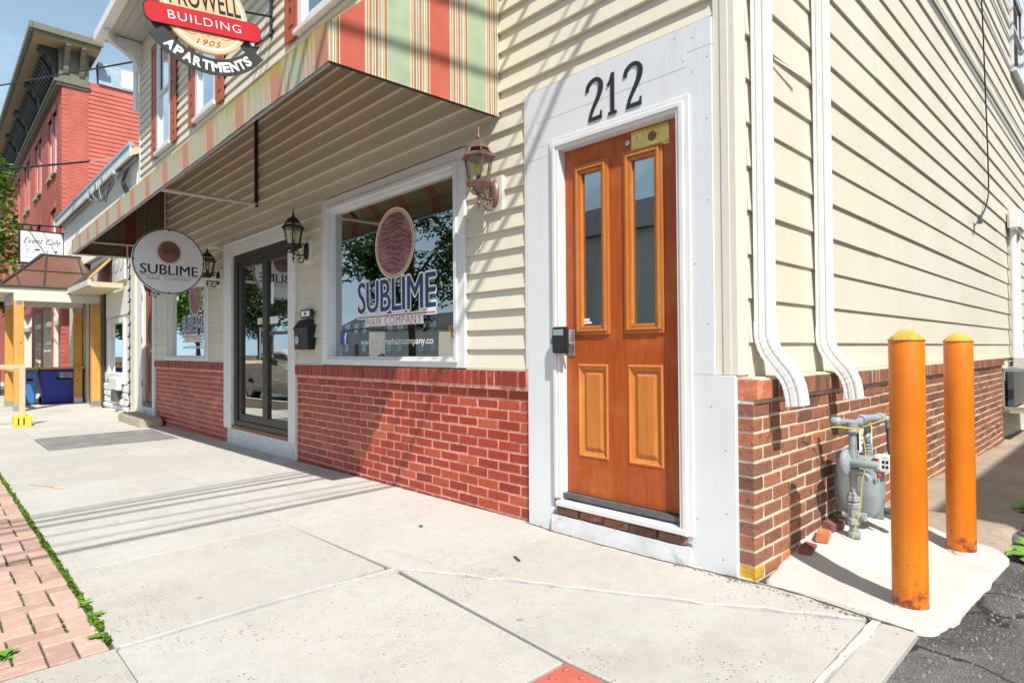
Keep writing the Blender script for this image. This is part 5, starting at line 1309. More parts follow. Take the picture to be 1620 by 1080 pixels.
# stone step at the brown door
o = MB(); P = [(-11.15, .05), (-11.12, -.33), (-9.50, -.36), (-9.45, -.05), (-10.05, .05)]; z = gz(-10.4)
o.prism([(x, y, z+.135+.01*noise.noise((x*3, y*3, 0))) for x, y in P], (0, 0, 0), (0, 0, -.2)); o.build('stone_step', 'step_stone', None, bevel=.02, seg=2, loc=(-10.4, -.15, z), label='low tan stone step in front of the brown door', cat='step')
# ------------------------------------------------------------------ cafe building next door
cf = empty('cafe_building', (-15.5, 3, -.1), 'low white cafe building with corrugated fascia and tan eave', 'building')
YC = .15
g = MB(); wall_with_holes(g, -19.6, -11.12, -.5, 4.73, [(-14.27, -13.0, .66, 1.72), (-18.9, -17.5, -.2, 2.2)], YC, YC+.15); g.box(-19.6, -19.45, YC+.15, 10, -.5, 4.73); g.build('wall', 'trim_cream', cf)
g = MB(); g.box(-19.4, -11.3, 1.6, 1.7, -.3, 3); g.build('partition', 'room_wall', cf)
g = MB()
for i in range(150):
    x = -19.55+i*.055
    if x > -11.2: break
    g.box(x, x+.030, .0, .03, 3.25, 4.66)
g.box(-19.58, -11.2, .012, YC-.0005, 3.24, 4.665); g.build('corrugated_fascia', 'corrugated', cf, kind='stuff')
g = MB(); g.prism([(-19.75, -.13, 4.60), (-19.75, YC, 4.74), (-19.75, 10, 5.2), (-19.75, 10, 5.5), (-19.75, -.13, 4.76)], (0, 0, 0), (8.61, 0, 0))
rf = g.build('roof', 'soffit_tan', cf)
g = MB(); g.box(-19.8, -11.125, -.158, -.1305, 4.585, 4.76); g.build('fascia_board', 'trim_white', rf)
g = MB(); g.box(-19.82, -11.12, -.18, -.1, 4.7615, 4.83); g.build('metal_edge', 'sky_metal', rf)
g = MB(); g.tube([(-19.7, -.035, 4.60), (-11.2, -.035, 4.60)], .028, 8); g.build('conduit', 'pipe_grey', rf)
g = MB(); g.box(-13.2, -11.3, .03, .12, 4.40, 4.47); g.build('gutter_piece', 'bronze_frame', rf)
# pilaster with a string of lights beside the brown door
g = MB(); g.box(-11.97, -11.44, -.01, YC-.001, -.25, 3.4); g.box(-11.43, -11.125, .02, YC-.001, -.25, 4.4); g.build('pilaster', 'trim_cream', cf, bevel=.006)
o = empty('string_lights', (-11.8, -.02, 0), 'string of small dark bulbs running up the cream pilaster', 'string lights')
g = MB(); pts = [(-11.80+.035*math.sin(i*1.7), -.018, .02+i*.1) for i in range(31)]; g.tube(spline(pts, 3), .006, 5); g.build('cable', 'sign_black', o)
g = MB()
for i in range(15):
    z = .12+i*.215; x = -11.80+.03*math.sin(i*3.1); g.tube([(x, -.02, z), (x+.10, -.028, z+.035)], .009, 5); g.lathe([(.0, 0), (.016, .01), (.02, .03), (.0, .05)], (x-.01, -.03, z-.05), 6)
g.build('bulb', 'sign_black', o, kind='stuff')
# front: panelling, window, stone base
g = MB()
for i in range(22): g.box(-14.62+i*.1, -14.62+i*.1+.094, YC-.028, YC-.001, 1.86, 2.42)
g.build('panelling', 'corrugated', cf, kind='stuff')
c = MB(); x0, x1, z0, z1 = -14.40, -12.9, .56, 1.80
c.box(x0, x0+.13, YC-.04, YC, z0, z1); c.box(x1-.11, x1, YC-.04, YC, z0, z1); c.box(x0+.13, x1-.11, YC-.04, YC, z1-.1, z1); c.box(x0-.05, x1+.05, YC-.08, YC, z0-.03, z0+.10)
w = c.build('window', 'trim_white', cf, bevel=.004)
c = MB(); c.box(x0+.13, x1-.11, YC+.02, YC+.03, z0+.1, z1-.1); c.build('pane', 'glass', w)
r_ = random.Random(3); z = -.2
while z < .52:
    h = r_.uniform(.10, .16); x = -14.65
    while x < -12.45:
        L = r_.uniform(.22, .45); g = MB(); g.box(x, min(x+L-.012, -12.45), YC-.03-r_.uniform(.01, .05), YC-.001, z, z+h-.012); g.build('stone', 'trim_worn', cf, bevel=.02); x += L
    z += h
o = empty('wall_sconce', (-13.3, .1, .4), 'pale wall box with a dark vent under the cafe window', 'wall box')
g = MB(); g.box(-13.55, -12.85, -.02, .075, .33, .58); g.build('box', 'trim_worn', o, bevel=.02)
g = MB(); g.box(-13.35, -13.05, -.025, .06, .10, .329); g.build('vent', 'pipe_dark', o)
g = MB(); g.box(-14.95, -14.75, .10, YC-.001, -.2, 2.4); g.build('door_trim', 'cornice_dark', cf)
g = MB(); g.box(-18.95, -17.45, YC-.02, YC-.001, 2.2, 2.35); g.build('door_trim', 'cornice_dark', cf)
g = MB(); g.box(-16.6, -15.5, YC-.03, YC-.001, -.2, 2.3); dd = g.build('cafe_door', 'pipe_dark', cf)
g = MB(); g.box(-16.45, -15.65, YC-.036, YC-.031, .35, 2.15); g.build('pane', 'glass', dd)
for i in range(6):
    g = MB(); z = -.1+i*.13; g.box(-16.43, -15.67, YC-.042, YC-.0365, z, z+.1) ; g.v = []; g.f = []; g.mi = []; g.sm = []; g.col = []; g.box(-15.45, -15.36, YC-.02, YC-.001, z, z+.1); g.build('side_board', 'shingle', cf)
# poster board over the lean-to
g = MB(); g.box(-16.2, -12.75, YC-.06, YC-.024, 2.56, 3.22); bo = g.build('poster_board', 'sign_white', cf)
g = MB()
for k in range(4): ribbon(g, [(p.x, p.y) for p in spline([(.2+k*.42, .15+.02*k, 0), (.35+k*.42, .2, 0), (.5+k*.42, .30, 0), (.58+k*.42, .42, 0)], 4)], .02, (-14.6, YC-.0605, 2.56), X3, Z3, .0, .001)
put_text(g, 'p', (-13.95, YC-.0605, 3.0), X3, Z3, .16, .2, .001, .02, .3)
g.build('print', 'sign_grey', bo)

# timber canopy
cn = empty('timber_canopy', (-16.2, -.7, gz(-16)), 'timber canopy with brown hipped polycarbonate roof in front of the cafe', 'canopy')
ZE = 2.50
A1, A2, B1, B2 = (-15.3, -1.66, ZE), (-15.3, -.46, ZE), (-18.7, -1.66, ZE), (-18.7, -.46, ZE)
R1, R2 = (-16.9, -.76, 3.42), (-16.9, .13, 3.42)
def sheet(pts, nm, m='poly_bronze', t=.012):
    n = (Vector(pts[1])-Vector(pts[0])).cross(Vector(pts[2])-Vector(pts[0])).normalized()*t
    q = MB(); q.prism([Vector(p) for p in pts], (0, 0, 0), n); return q.build(nm, m, cn)
A3 = (-15.3, .13, ZE); B3 = (-18.7, .13, ZE)
sheet([A1, A3, R2, R1], 'roof_panel'); sheet([A1, R1, B1], 'roof_panel'); sheet([B1, R1, R2, B3], 'roof_panel')
def rib(a, b, r=.018, m='poly_rib', nm='roof_rib'):
    q = MB(); q.tube([a, b], r, 6); return q.build(nm, m, cn)
up_ = lambda p, d=.02: (p[0]+d, p[1], p[2]+d)
rib(up_(A1), up_(R1), .03); rib(up_(R1), up_(R2), .03); rib(up_(A1), up_(A3), .03); rib((B1[0], B1[1], B1[2]+.02), (R1[0], R1[1]-.02, R1[2]+.02), .03); rib((A1[0], A1[1]-.02, A1[2]+.01), (B1[0], B1[1]-.02, B1[2]+.01), .02)
L_ = lambda a, b, t: tuple(a[i]+(b[i]-a[i])*t for i in range(3))
for t in (.42, .86): rib(up_(L_(A1, A3, t)), up_(L_(R1, R2, (t-.36)/.64) if t > .36 else R1))
rib(up_(L_(A1, A3, .2)), up_(L_(A1, R1, .36)), .014); rib(up_(L_(A1, R1, .48)), up_(L_(A3, R2, .48)), .014)
for t in (.3, .6): rib((L_(A1, R1, t)[0], L_(A1, R1, t)[1]-.02, L_(A1, R1, t)[2]+.02), (L_(B1, R1, t)[0], L_(B1, R1, t)[1]-.02, L_(B1, R1, t)[2]+.02), .014)
C1, C2 = (-13.0, -.46, ZE+.02), (-13.0, -.46, ZE+.02)
W1, W2 = (-15.28, .13, 3.12), (-14.0, .13, 3.12)
sheet([(-15.28, -.46, ZE+.02), C1, W2, W1], 'roof_panel')
for i in range(12):
    t = i/11; rib(L_((-15.25, -.46, ZE+.045), (-13.03, -.46, ZE+.045), t), L_((-15.25, .13, 3.145), (-14.0, .13, 3.145), t), .014)
q = MB(); q.tube([(-12.98, -.46, ZE+.04), (-13.98, .13, 3.14)], .035, 4); q.build('rake_board', 'timber', cn)
q = MB(); q.box(-15.33, -12.93, -.49, -.43, ZE-.09, ZE+.02); q.box(-15.36, -15.301, -1.70, -.49, ZE-.12, ZE+.015); q.box(-18.7, -15.361, -1.70, -1.64, ZE-.12, ZE+.015); q.build('eave_board', 'canopy_trim', cn)
q = MB(); q.box(-15.30, -12.95, -.428, .10, ZE-.11, ZE-.085); q.box(-12.95, -12.90, -.43, .10, ZE-.12, ZE-.02); q.build('soffit', 'soffit_tan', cn)
q = MB(); q.box(-18.7, -15.37, -1.635, .10, ZE-.10, ZE-.08); q.build('soffit', 'canopy_trim', cn)
q = MB(); q.box(-15.40, -15.22, -1.42, .10, ZE-.29, ZE-.121); q.build('beam', 'canopy_trim', cn)
q = MB(); q.box(-17.4, -17.2, -1.42, .10, ZE-.29, ZE-.121); q.build('beam', 'canopy_trim', cn)
q = MB(); q.box(-17.19, -15.41, -1.42, -1.25, ZE-.29, ZE-.121); q.build('beam', 'canopy_trim', cn)
for x, y in ((-15.3, .04), (-17.28, .0), (-15.3, -1.33), (-17.28, -1.33)):
    q = MB(); q.box(x-.085, x+.085, y-.085, y+.085, gz(x)+.10, ZE-.292); p = q.build('post', 'timber', cn, bevel=.008)
    q = MB(); q.box(x-.09, x+.09, y-.09, y+.09, gz(x)-.01, gz(x)+.14); q.build('post_base', 'steel', p)
    q = MB(); q.box(x+.0855, x+.0875, y-.05, y+.05, ZE-.38, ZE-.295); q.build('bracket_plate', 'steel', p)
q = MB(); q.box(-17.42, -17.14, -1.5, .12, .70, .745); q.build('counter_board', 'timber', cn, bevel=.004)
q = MB(); q.box(-17.14, -15.22, -1.40, -1.26, .68, .74); q.build('rail', 'timber_pale', cn, bevel=.004)

# hanging cafe sign
X = -19.5
o = empty('cafe_sign', (X, .1, 4.0), 'black framed rectangular sign hanging from the cafe by an iron rod', 'sign')
g = MB(); g.box(X-.03, X+.012, -.985, .025, 3.50, 4.42); g.build('frame', 'sign_black', o, bevel=.004)
g = MB(); g.box(X+.0125, X+.018, -.94, -.02, 3.545, 4.375); g.build('panel', 'vinyl_white', o)
g = MB(); put_text(g, 'The', (X+.0185, -.60, 4.23), Y3, Z3, .16, .085, .001, -.015, .45); put_text(g, 'Event Cafe', (X+.0185, -.885, 4.05), Y3, Z3, .81, .155, .001, .004, .45)
g.build('lettering', 'sign_black', o)
g = MB()
for z, n in ((3.965, 5), (3.79, 4), (3.67, 3)):
    x = -.86
    for i in range(n): w_ = .10+.05*((i*7) % 3); g.box(X+.0183, X+.0190, x, x+w_, z, z+.018); x += w_+.04
g.build('small_print', 'pipe_grey', o)
g = MB(); ring = [(X+.019, -.79+.035*math.cos(i*.5236), 3.87+.035*math.sin(i*.5236)) for i in range(13)]; g.tube(ring, .006, 4)
g.add([(X+.0192, -.585+.07*math.cos(i*math.pi/8), 3.87+.05*math.sin(i*math.pi/8)) for i in range(9)], [tuple(range(9))]); g.box(X+.0183, X+.0195, -.588, -.582, 3.82, 3.87)
g.box(X+.0183, X+.0195, -.385, -.365, 3.83, 3.91); g.box(X+.0183, X+.0195, -.395, -.355, 3.82, 3.835)
g.add([(X+.0192, -.175+a*.04, 3.87+b*.04) for a, b in ((0, -1), (.9, .1), (.85, .7), (.4, .8), (0, .45), (-.4, .8), (-.85, .7), (-.9, .1))], [tuple(range(8))])
g.build('icon', 'sign_black', o)
g = MB(); g.tube([(X, -1.12, 4.53), (X, .13, 4.60)], .022, 8); g.tube([(X, -.9, 4.42), (X, -.9, 4.54)], .010, 6); g.tube([(X, -.06, 4.42), (X, -.06, 4.58)], .010, 6); g.build('bracket', 'black_iron', o)

# recycling bins, barricade post, railing
def bin_(x, y, w, d, h, m, label):
    o = empty('recycling_bin', (x, y, gz(x)), label, 'bin', 'wheeled bins under the counter'); z0 = gz(x)+.02
    g = MB(); g.hexa([(x-d*.38, y-w*.40, z0), (x+d*.38, y-w*.40, z0), (x+d*.38, y+w*.40, z0), (x-d*.38, y+w*.40, z0)], [(x-d/2, y-w/2, z0+h), (x+d/2, y-w/2, z0+h), (x+d/2, y+w/2, z0+h), (x-d/2, y+w/2, z0+h)]); g.build('body', m, o, bevel=.03, seg=2)
    g = MB(); g.box(x-d*.54, x+d*.55, y-w*.54, y+w*.54, z0+h+.001, z0+h+.05); g.build('lid', m, o, bevel=.02)
    g = MB(); g.box(x+d*.46, x+d*.475, y-w*.12, y+w*.25, z0+h*.70, z0+h*.82)
    for k in (-1, 1): g.lathe([(.09, -.02), (.09, .02)], (x-d*.38, y+k*w*.42, z0+.07), 12, 'y')
    g.build('wheel', 'rubber', o)
    return o
b = bin_(-17.62, -.33, .86, .60, .82, 'bin_blue', 'dark blue wheeled recycling bin with a white label under the counter')
g = MB(); put_text(g, 'RECYCLE', (-17.315, -.36, .48), Y3, Z3, .26, .06, .001, .02); put_text(g, 'RECYCLE', (-17.315, -.36, .56), Y3, Z3, .26, .05, .001, .02); b2 = g.build('print', 'vinyl_white', b)
bin_(-17.66, -.96, .34, .58, .80, 'bin_light', 'lighter blue narrow bin left of the dark blue bin')
o = empty('barricade_post', (-11.45, -1.6, gz(-11.45)), 'pale wooden post with a top rail standing in a yellow foot', 'post'); z = gz(-11.45)
g = MB(); g.box(-11.58, -11.32, -1.73, -1.50, z, z+.17); g.build('foot', 'yellow_plastic', o, bevel=.01)
g = MB(); g.box(-11.49, -11.41, -1.655, -1.575, z+.171, z+.95); g.build('post', 'timber_pale', o, bevel=.004)
g = MB(); g.box(-11.475, -11.425, -2.3, -1.575, z+.951, z+1.01); g.build('rail', 'timber_pale', o)
g = MB()
for k in (-1.68, -1.61): g.box(-11.319, -11.3185, k, k+.02, z+.03, z+.14)
g.build('slot', 'sign_black', o)
o = empty('iron_railing', (-24, -.9, gz(-24)), 'black iron railing at the far left beyond the canopy', 'railing')
for i in range(16):
    g = MB(); y = -2.4+i*.12; g.tube([(-23.5, y, gz(-23)), (-23.5, y, .75)], .012, 6); g.build('baluster', 'black_iron', o)
for z in (.02, .70):
    g = MB(); g.box(-23.52, -23.48, -2.45, -.55, z, z+.035); g.build('rail', 'black_iron', o)

# ------------------------------------------------------------------ red brick building
rb = empty('brick_building', (-30, 6, -.3), 'tall red brick building with a heavy bracketed cornice', 'building')
XR, YR = -20.65, .10
holes = []; bays = []
for k in range(6):
    cx = -22.55-3.35*k
    for z0, z1 in ((6.7, 8.55), (3.55, 5.55)):
        if z0 < 5: holes.append((cx-.15, cx+.75, z0, z1)); bays.append((cx-.15, cx+.75, z0, z1))
        else:
            for dx in (-.85, .15): holes.append((cx+dx, cx+dx+.72, z0, z1)); bays.append((cx+dx, cx+dx+.72, z0, z1))
g = MB(); wall_with_holes(g, -42, XR, -.5, 9.05, holes+[(-22.3, -21.2, -.2, 2.6), (-24.6, -22.6, .3, 2.6), (-26.9, -25.0, .3, 2.6), (-30.5, -27.5, .3, 2.6)], YR, YR+.35); g.box(XR-.35, XR, YR+.35, 16, -.5, 9.25); g.box(-42, XR-.36, 1.5, 1.6, -.5, 9)
g.build('wall', 'far_brick', rb)
g = MB()
for i in range(72):
    z = -.2+i*.1315
    if z > 9.1: break
    g.hexa([(XR+.001, .74, z), (XR+.026, .74, z), (XR+.026, 15.9, z), (XR+.001, 15.9, z)], [(XR+.001, .74, z+.128), (XR+.006, .74, z+.128), (XR+.006, 15.9, z+.128), (XR+.001, 15.9, z+.128)])
g.build('cladding', 'far_brick', rb, kind='stuff')
g = MB(); r_ = random.Random(9)
for row in range(0, 128):
    z = .2+row*.069
    for y0 in ((.10, .32, .54) if row % 2 else (.20, .43, .64)):
        g.box(XR+.0, XR+.008+r_.uniform(-.003, .005), y0+.004, min(y0+.205, .735), z, z+.058)
g.build('quoin_brickwork', 'far_brick', rb, kind='stuff')
g = MB()
for row in range(40, 128):
    z = .2+row*.069; x = XR-.1-(row % 2)*.11
    while x > -26:
        if not any(h[0]-.03 < x < h[1]+.22 and h[2]-.08 < z < h[3]+.05 for h in holes): g.box(x-.2, x, YR-.008, YR+.001, z, z+.058)
        x -= .216
g.build('brickwork', 'far_brick', rb, kind='stuff')
for x0, x1, z0, z1 in bays:
    g = MB(); g.box(x0, x0+.07, YR+.06, YR+.2, z0, z1); g.box(x1-.07, x1, YR+.06, YR+.2, z0, z1); g.box(x0+.07, x1-.07, YR+.06, YR+.2, z0, z0+.07); g.box(x0+.07, x1-.07, YR+.06, YR+.2, z1-.07, z1); g.box(x0+.07, x1-.07, YR+.08, YR+.16, (z0+z1)/2-.03, (z0+z1)/2+.03)
    f = g.build('window', 'trim_white', rb)
    g = MB(); g.box(x0+.07, x1-.07, YR+.12, YR+.13, z0+.07, z1-.07); g.build('pane', 'glass', f)
    g = MB(); g.box(x0-.06, x1+.06, YR-.07, YR+.06, z0-.12, z0); g.build('sill', 'stone_sill', f)
    g = MB(); g.box(x0-.08, x1+.08, YR-.03, YR+.2, z1, z1+.18); g.build('lintel', 'far_brick', f)
for x0, x1 in ((-22.3, -21.2), (-24.6, -22.6), (-26.9, -25.0), (-30.5, -27.5)):
    g = MB(); g.box(x0, x0+.12, YR+.02, YR+.3, -.3, 2.6); g.box(x1-.12, x1, YR+.02, YR+.3, -.3, 2.6); g.box(x0+.12, x1-.12, YR+.02, YR+.3, 1.95, 2.1); g.box(x0+.12, x1-.12, YR+.02, YR+.3, -.3, .3)
    f = g.build('shop_window', 'trim_cream', rb); g = MB(); g.box(x0+.12, x1-.12, YR+.15, YR+.16, .3, 2.6); g.build('pane', 'glass', f)
# cornice
g = MB(); g.prism([(-42.6, -.64, 10.08), (-20.1, -.64, 10.08), (-20.1, .98, 10.08), (-42.6, .98, 10.08)], (0, 0, 0), (0, 0, .22)); co = g.build('cornice', 'cornice_green', rb, bevel=.02)
g = MB(); g.box(-42.65, -20.03, -.71, -.641, 10.16, 10.36); g.box(-20.099, -20.03, -.64, 1.02, 10.16, 10.36); g.box(-42.62, -20.06, -.68, -.645, 10.09, 10.155); g.build('crown_moulding', 'cornice_green', co, bevel=.015)
g = MB(); g.box(-42.5, -20.13, -.60, .05, 10.05, 10.078); g.box(-20.64, -20.13, .0501, .95, 10.05, 10.078); g.build('soffit', 'cornice_tan', co)
g = MB(); g.box(-42, XR+.03, .02, YR+.3, 9.12, 10.05); g.box(XR+.031, XR+.05, .02, .75, 9.12, 10.05); g.build('frieze', 'cornice_green', co)
g = MB(); g.box(-42, XR+.10, -.10, YR, 9.02, 9.12); g.box(XR+.001, XR+.10, YR, .78, 9.02, 9.12); g.box(-42, XR+.06, -.05, YR, 8.95, 9.02); g.box(XR+.001, XR+.06, YR, .76, 8.95, 9.02); g.build('lower_moulding', 'cornice_green', co, bevel=.012)
def bracket(x, y, ax, m='cornice_dark'):
    """scrolled bracket projecting in -y (ax 'y') or +x (ax 'x')"""
    pr = [(0, 0), (.46, 0), (.47, -.06), (.38, -.10), (.36, -.18), (.24, -.24), (.20, -.36), (.10, -.46), (.09, -.62), (.05, -.72), (0, -.78)]
    g = MB()
    if ax == 'y': g.prism([(x, .02-a, 10.05+b) for a, b in pr], (0, 0, 0), (.17, 0, 0))
    else: g.prism([(XR+.05+a, y, 10.05+b) for a, b in pr], (0, 0, 0), (0, .13, 0))
    return g.build('bracket', m, co, bevel=.01)
for x in (-20.95, -21.2, -24.3, -24.55, -27.6, -27.85, -30.9, -31.15, -34.3, -34.6): bracket(x, 0, 'y')
bracket(0, .12, 'x', 'cornice_green'); bracket(0, .50, 'x', 'cornice_green')
for k in range(5):          # close set slats between the bracket pairs
    for i in range(9):
        x = -21.55-3.3*k-i*.30; g = MB()
        g.prism([(x, .02, 9.95), (x, -.34, 9.95), (x, -.36, 9.86), (x, -.26, 9.76), (x, -.16, 9.56), (x, -.05, 9.42), (x, .02, 9.40)], (0, 0, 0), (.15, 0, 0)); g.build('modillion', 'cornice_dark', co)
g = MB(); g.prism([(XR-.2, 1.0, 9.26), (XR+.06, 1.0, 9.26), (XR-.02, 1.0, 9.95), (XR-.4, 1.0, 9.95)], (0, 0, 0), (0, 15, 0)); g.build('roof_edge', 'sky_metal', rb)
g = MB(); g.prism([(XR-.2, 1.6, 9.32), (XR+.07, 1.6, 9.32), (XR+.035, 1.6, 9.86), (XR-.2, 1.6, 9.86)], (0, 0, 0), (0, 14.3, 0)); g.build('roof_edge', 'vinyl_white', rb)

# ------------------------------------------------------------------ trees
def crown_mesh(name, mat, cx, cy, cz, rx, ry, rz, n, leaf, seed, parent, nclump=46):
    r = random.Random(seed); cl = []
    while len(cl) < nclump:
        v = Vector((r.uniform(-1, 1), r.uniform(-1, 1), r.uniform(-1, 1)))
        if .25 < v.length < 1: cl.append((v, r.uniform(.16, .34)))
    vs = []; fs = []
    for i in range(n):
        c, s_ = cl[r.randrange(nclump)]; d = Vector((r.gauss(0, 1), r.gauss(0, 1), r.gauss(0, 1))).normalized()*s_*r.random()**.45
        p = c+d; p = Vector((cx+p.x*rx, cy+p.y*ry, cz+p.z*rz)); l = leaf*r.uniform(.6, 1.3)
        a = Vector((r.uniform(-1, 1), r.uniform(-1, 1), r.uniform(-.6, .6))).normalized(); b = a.cross(Vector((r.uniform(-1, 1), r.uniform(-1, 1), 1))).normalized()
        k = len(vs); vs += [p-a*l, p+b*l*.45, p+a*l, p-b*l*.45]; fs.append((k, k+1, k+2, k+3))
    g = MB(); g.v = vs; g.f = fs; g.mi = [0]*len(fs); g.sm = [False]*len(fs); g.col = [None]*len(fs)
    return g.build(name, mat, parent)
def tree(x, y, h, rad, label, seed, mat='foliage', n=6500, leaf=.11, group=None, cz_=.66, rz_=.36):
    z = gz(x)-.1; o = empty('street_tree', (x, y, z), label, 'tree', group); r = random.Random(seed)
    g = MB(); g.tube(spline([(x, y, z), (x+.04, y, z+h*.2), (x-.05, y+.05, z+h*.38), (x+.05, y, z+h*.62)], 5), [.17*(1-.03*i) for i in range(16)], 9); g.build('trunk', 'bark', o)
    for i in range(7):
        a = i*2.4; b = Vector((x, y, z+h*(.33+.03*i))); t = b+Vector((math.cos(a)*rad*.65, math.sin(a)*rad*.65, h*.25)); g = MB()
        g.tube(spline([b, b.lerp(t, .5)+Vector((0, 0, .25)), t], 4), [.07, .065, .06, .055, .05, .04, .03, .02, .015][:9], 6); g.build('limb', 'bark', o)
    crown_mesh('crown', mat, x, y, z+h*cz_, rad, rad, h*rz_, n, leaf, seed, o)
    return o
tree(-23.6, -2.75, 7.6, 2.25, 'bright green leafy tree at the left edge before the red brick building', 11, n=15000, leaf=.12, cz_=.60, rz_=.42)
tree(-46, -1.6, 8.5, 3.2, 'more distant green tree low behind the railing at the left edge', 12, n=9000, leaf=.22, cz_=.5, rz_=.5)
T0 = tree(-19.6, -11.6, 8.5, 3.1, 'tall dark street tree across the road', 14, 'foliage_dark', n=9000, leaf=.13, group='street trees across the road')
T1 = copy_tree(T0, (-36, -12.2, gz(-24)-.1), label='second dark street tree across the road, farther from the corner')
T2 = copy_tree(T0, (-51, -12.8, gz(-40)-.1), label='third dark street tree across the road, beyond the second')
T3 = copy_tree(T0, (-43, -14.5, gz(-40)-.1), label='fourth dark tree across the road, set back from the kerb')

# ------------------------------------------------------------------ side yard: cables, conduit, air conditioner
o = empty('loose_cable', (.05, 6.2, 2.5), 'thin black cable hanging loose down the cream side wall', 'cable')
g = MB(); g.tube(spline([(.05, 6.05, 6.0), (.055, 6.25, 5.1), (.05, 6.42, 4.1), (.05, 6.52, 3.1), (.05, 6.40, 2.82), (.06, 6.05, 2.62), (.07, 5.78, 2.53)], 6), .008, 6); g.build('cable', 'black_iron', o)
g = MB(); g.box(.055, .09, 5.72, 5.80, 2.46, 2.55); g.build('connector', 'pipe_dark', o)
o = empty('electric_conduit', (.07, 8.3, .95), 'white conduit with a weather hood low on the side wall', 'conduit')
g = MB(); g.tube([(.072, 8.22, .92), (.072, 8.22, 2.72)], .042, 10); g.build('pipe', 'spout_white', o)
g = MB(); g.tube(spline([(.06, 8.75, 2.75), (.06, 8.72, 1.9), (.07, 8.68, 1.2), (.08, 8.6, .4)], 4), .042, 10); g.build('pipe', 'spout_white', o)
g = MB(); g.box(.028, .17, 8.08, 8.72, 2.70, 3.0); g.build('hood', 'spout_white', o, bevel=.03, seg=2)
g = MB(); g.tube(spline([(.06, 8.40, 1.9), (.06, 8.42, 1.3), (.09, 8.36, 1.12), (.06, 8.46, 1.02), (.05, 8.6, .97)], 5), .010, 6); g.build('loose_wire', 'sign_black', o)
o = empty('air_conditioner', (.3, 7.7, .5), 'dark louvred wall unit in a metal frame at the right edge', 'air conditioner')
g = MB(); g.box(.03, .075, 7.16, 7.24, .27, .80); g.box(.03, .40, 7.16, 7.20, .76, .80); g.box(.03, .40, 7.16, 7.20, .27, .31); g.box(.03, .1, 7.9, 8.6, .27, .80); g.build('frame', 'pipe_grey', o)
g = MB(); g.box(.10, .16, 7.30, 8.6, .31, .76); g.build('louvre', 'pipe_dark', o)
g = MB(); g.box(.02, .34, 7.4, 9.2, .215, .265); g.build('shelf_beam', 'timber_pale', o)
g = MB(); g.box(.035, .33, 8.32, 8.9, .27, .93); g.build('cabinet', 'trim_cream', o, bevel=.01)
# service wires, utility poles
def wire(pts, r, label, m='black_iron', sag=.0, group='overhead service wires'):
    P = []
    a, b = Vector(pts[0]), Vector(pts[-1])
    for i in range(25):
        t = i/24; P.append(a.lerp(b, t)-Vector((0, 0, 4*sag*t*(1-t))))
    if len(pts) > 2: P = [Vector(p) for p in pts]
    mid = P[len(P)//2]; g = MB(); g.tube(P, r, 6); return g.build('overhead_wire', m, None, loc=mid, label=label, cat='wire', group=group)
wire([(-11.15, -.07, 6.30), (-24, -3.2, 8.55)], .016, 'upper black wire from the eave corner across the red brick building', sag=.0)
wire([(-11.6, .1, 4.72), (-15.2, -.1, 5.42)], .006, 'short pale wire reaching the cafe roof corner', 'spout_white', sag=-.02)
wire([(-15.2, -.1, 5.42), (-24, -3.2, 6.3)], .024, 'lower thick wire running left from the cafe roof', sag=.0)
o = empty('cable_bundle', (-12.3, -.1, 4.4), 'looped bundle of black cables on the cafe eave', 'cables')
for k in range(6):
    g = MB(); x0, x1 = -14.9+k*.33, -12.1; zt = 4.62
    pts = [(x0, -.21, zt), (x0+.3, -.22, 4.45-.05*k), ((x0+x1)/2, -.23, 4.2-.03*k), (x1-.3, -.20, 4.2+.05*k), (x1-.05*k, -.14, 4.5)]
    g.tube(spline(pts, 6), .009, 5); g.build('cable', 'sign_black' if k % 2 else 'pipe_grey', o)
for k in range(3):
    g = MB(); x = -14.7+k*.45; g.tube([(x, -.205, 4.66), (x+.2, -.23, 4.44)], .011, 7); g.build('splice', 'pipe_grey', o)
g = MB(); g.lathe([(.0, -.06), (.06, -.05), (.06, .05), (.03, .07)], (-12.35, -.16, 4.52), 10, 'y'); g.build('weather_head', 'pipe_grey', o)
for i in range(5):
    g = MB(); x = -12.0+.07*i; g.tube(spline([(x, -.05, 4.5), (x-.15, -.08, 4.3), (x+.1, -.06, 4.05), (x-.05, -.05, 3.85), (x+.15, -.03, 3.6)], 5), .010, 5); g.build('cable', 'sign_black', o)
ZW = 6.4
for i, (xs_, d, r) in enumerate([(-4.60, -.15, .012), (-3.92, -.08, .019), (-3.78, -.08, .023), (-3.57, -.05, .022), (-3.22, .0, .012), (-3.0, -.03, .010), (-2.84, -.057, .027)]):
    yw = -.9-.3746*ZW; xw = xs_+.7094*ZW
    x0 = max(.18+.06*i, xw+d*(.2-yw)); wire([(xw+d*(-13.6-yw), -13.6, ZW+.15), (x0, .2, ZW), (x0, 14, ZW-.15)], r, ['thinnest overhead wire crossing above the alley mouth', 'second overhead wire crossing above the alley mouth', 'third overhead wire of the alley group, paired', 'fourth overhead wire of the alley group', 'fifth overhead wire of the alley group, thin', 'sixth overhead wire of the alley group, thin', 'thick overhead cable nearest the alley side'][i], group='wires crossing above the alley')
def pole(x, y, label):
    o = empty('utility_pole', (x, y, -.2), label, 'utility pole'); g = MB(); g.tube([(x, y, -.3), (x, y, 9.2)], [.15, .11], 10); g.build('pole', 'bark', o)
    g = MB(); g.box(x-1.9, x+1.9, y-.06, y+.06, ZW-.06, ZW+.08); g.build('cross_arm', 'bark', o)
pole(-24, -3.35, 'wooden utility pole on the near kerb beyond the trees'); pole(1.5, -13.75, 'wooden utility pole across the road'); pole(.5, 14.2, 'wooden utility pole behind the alley')

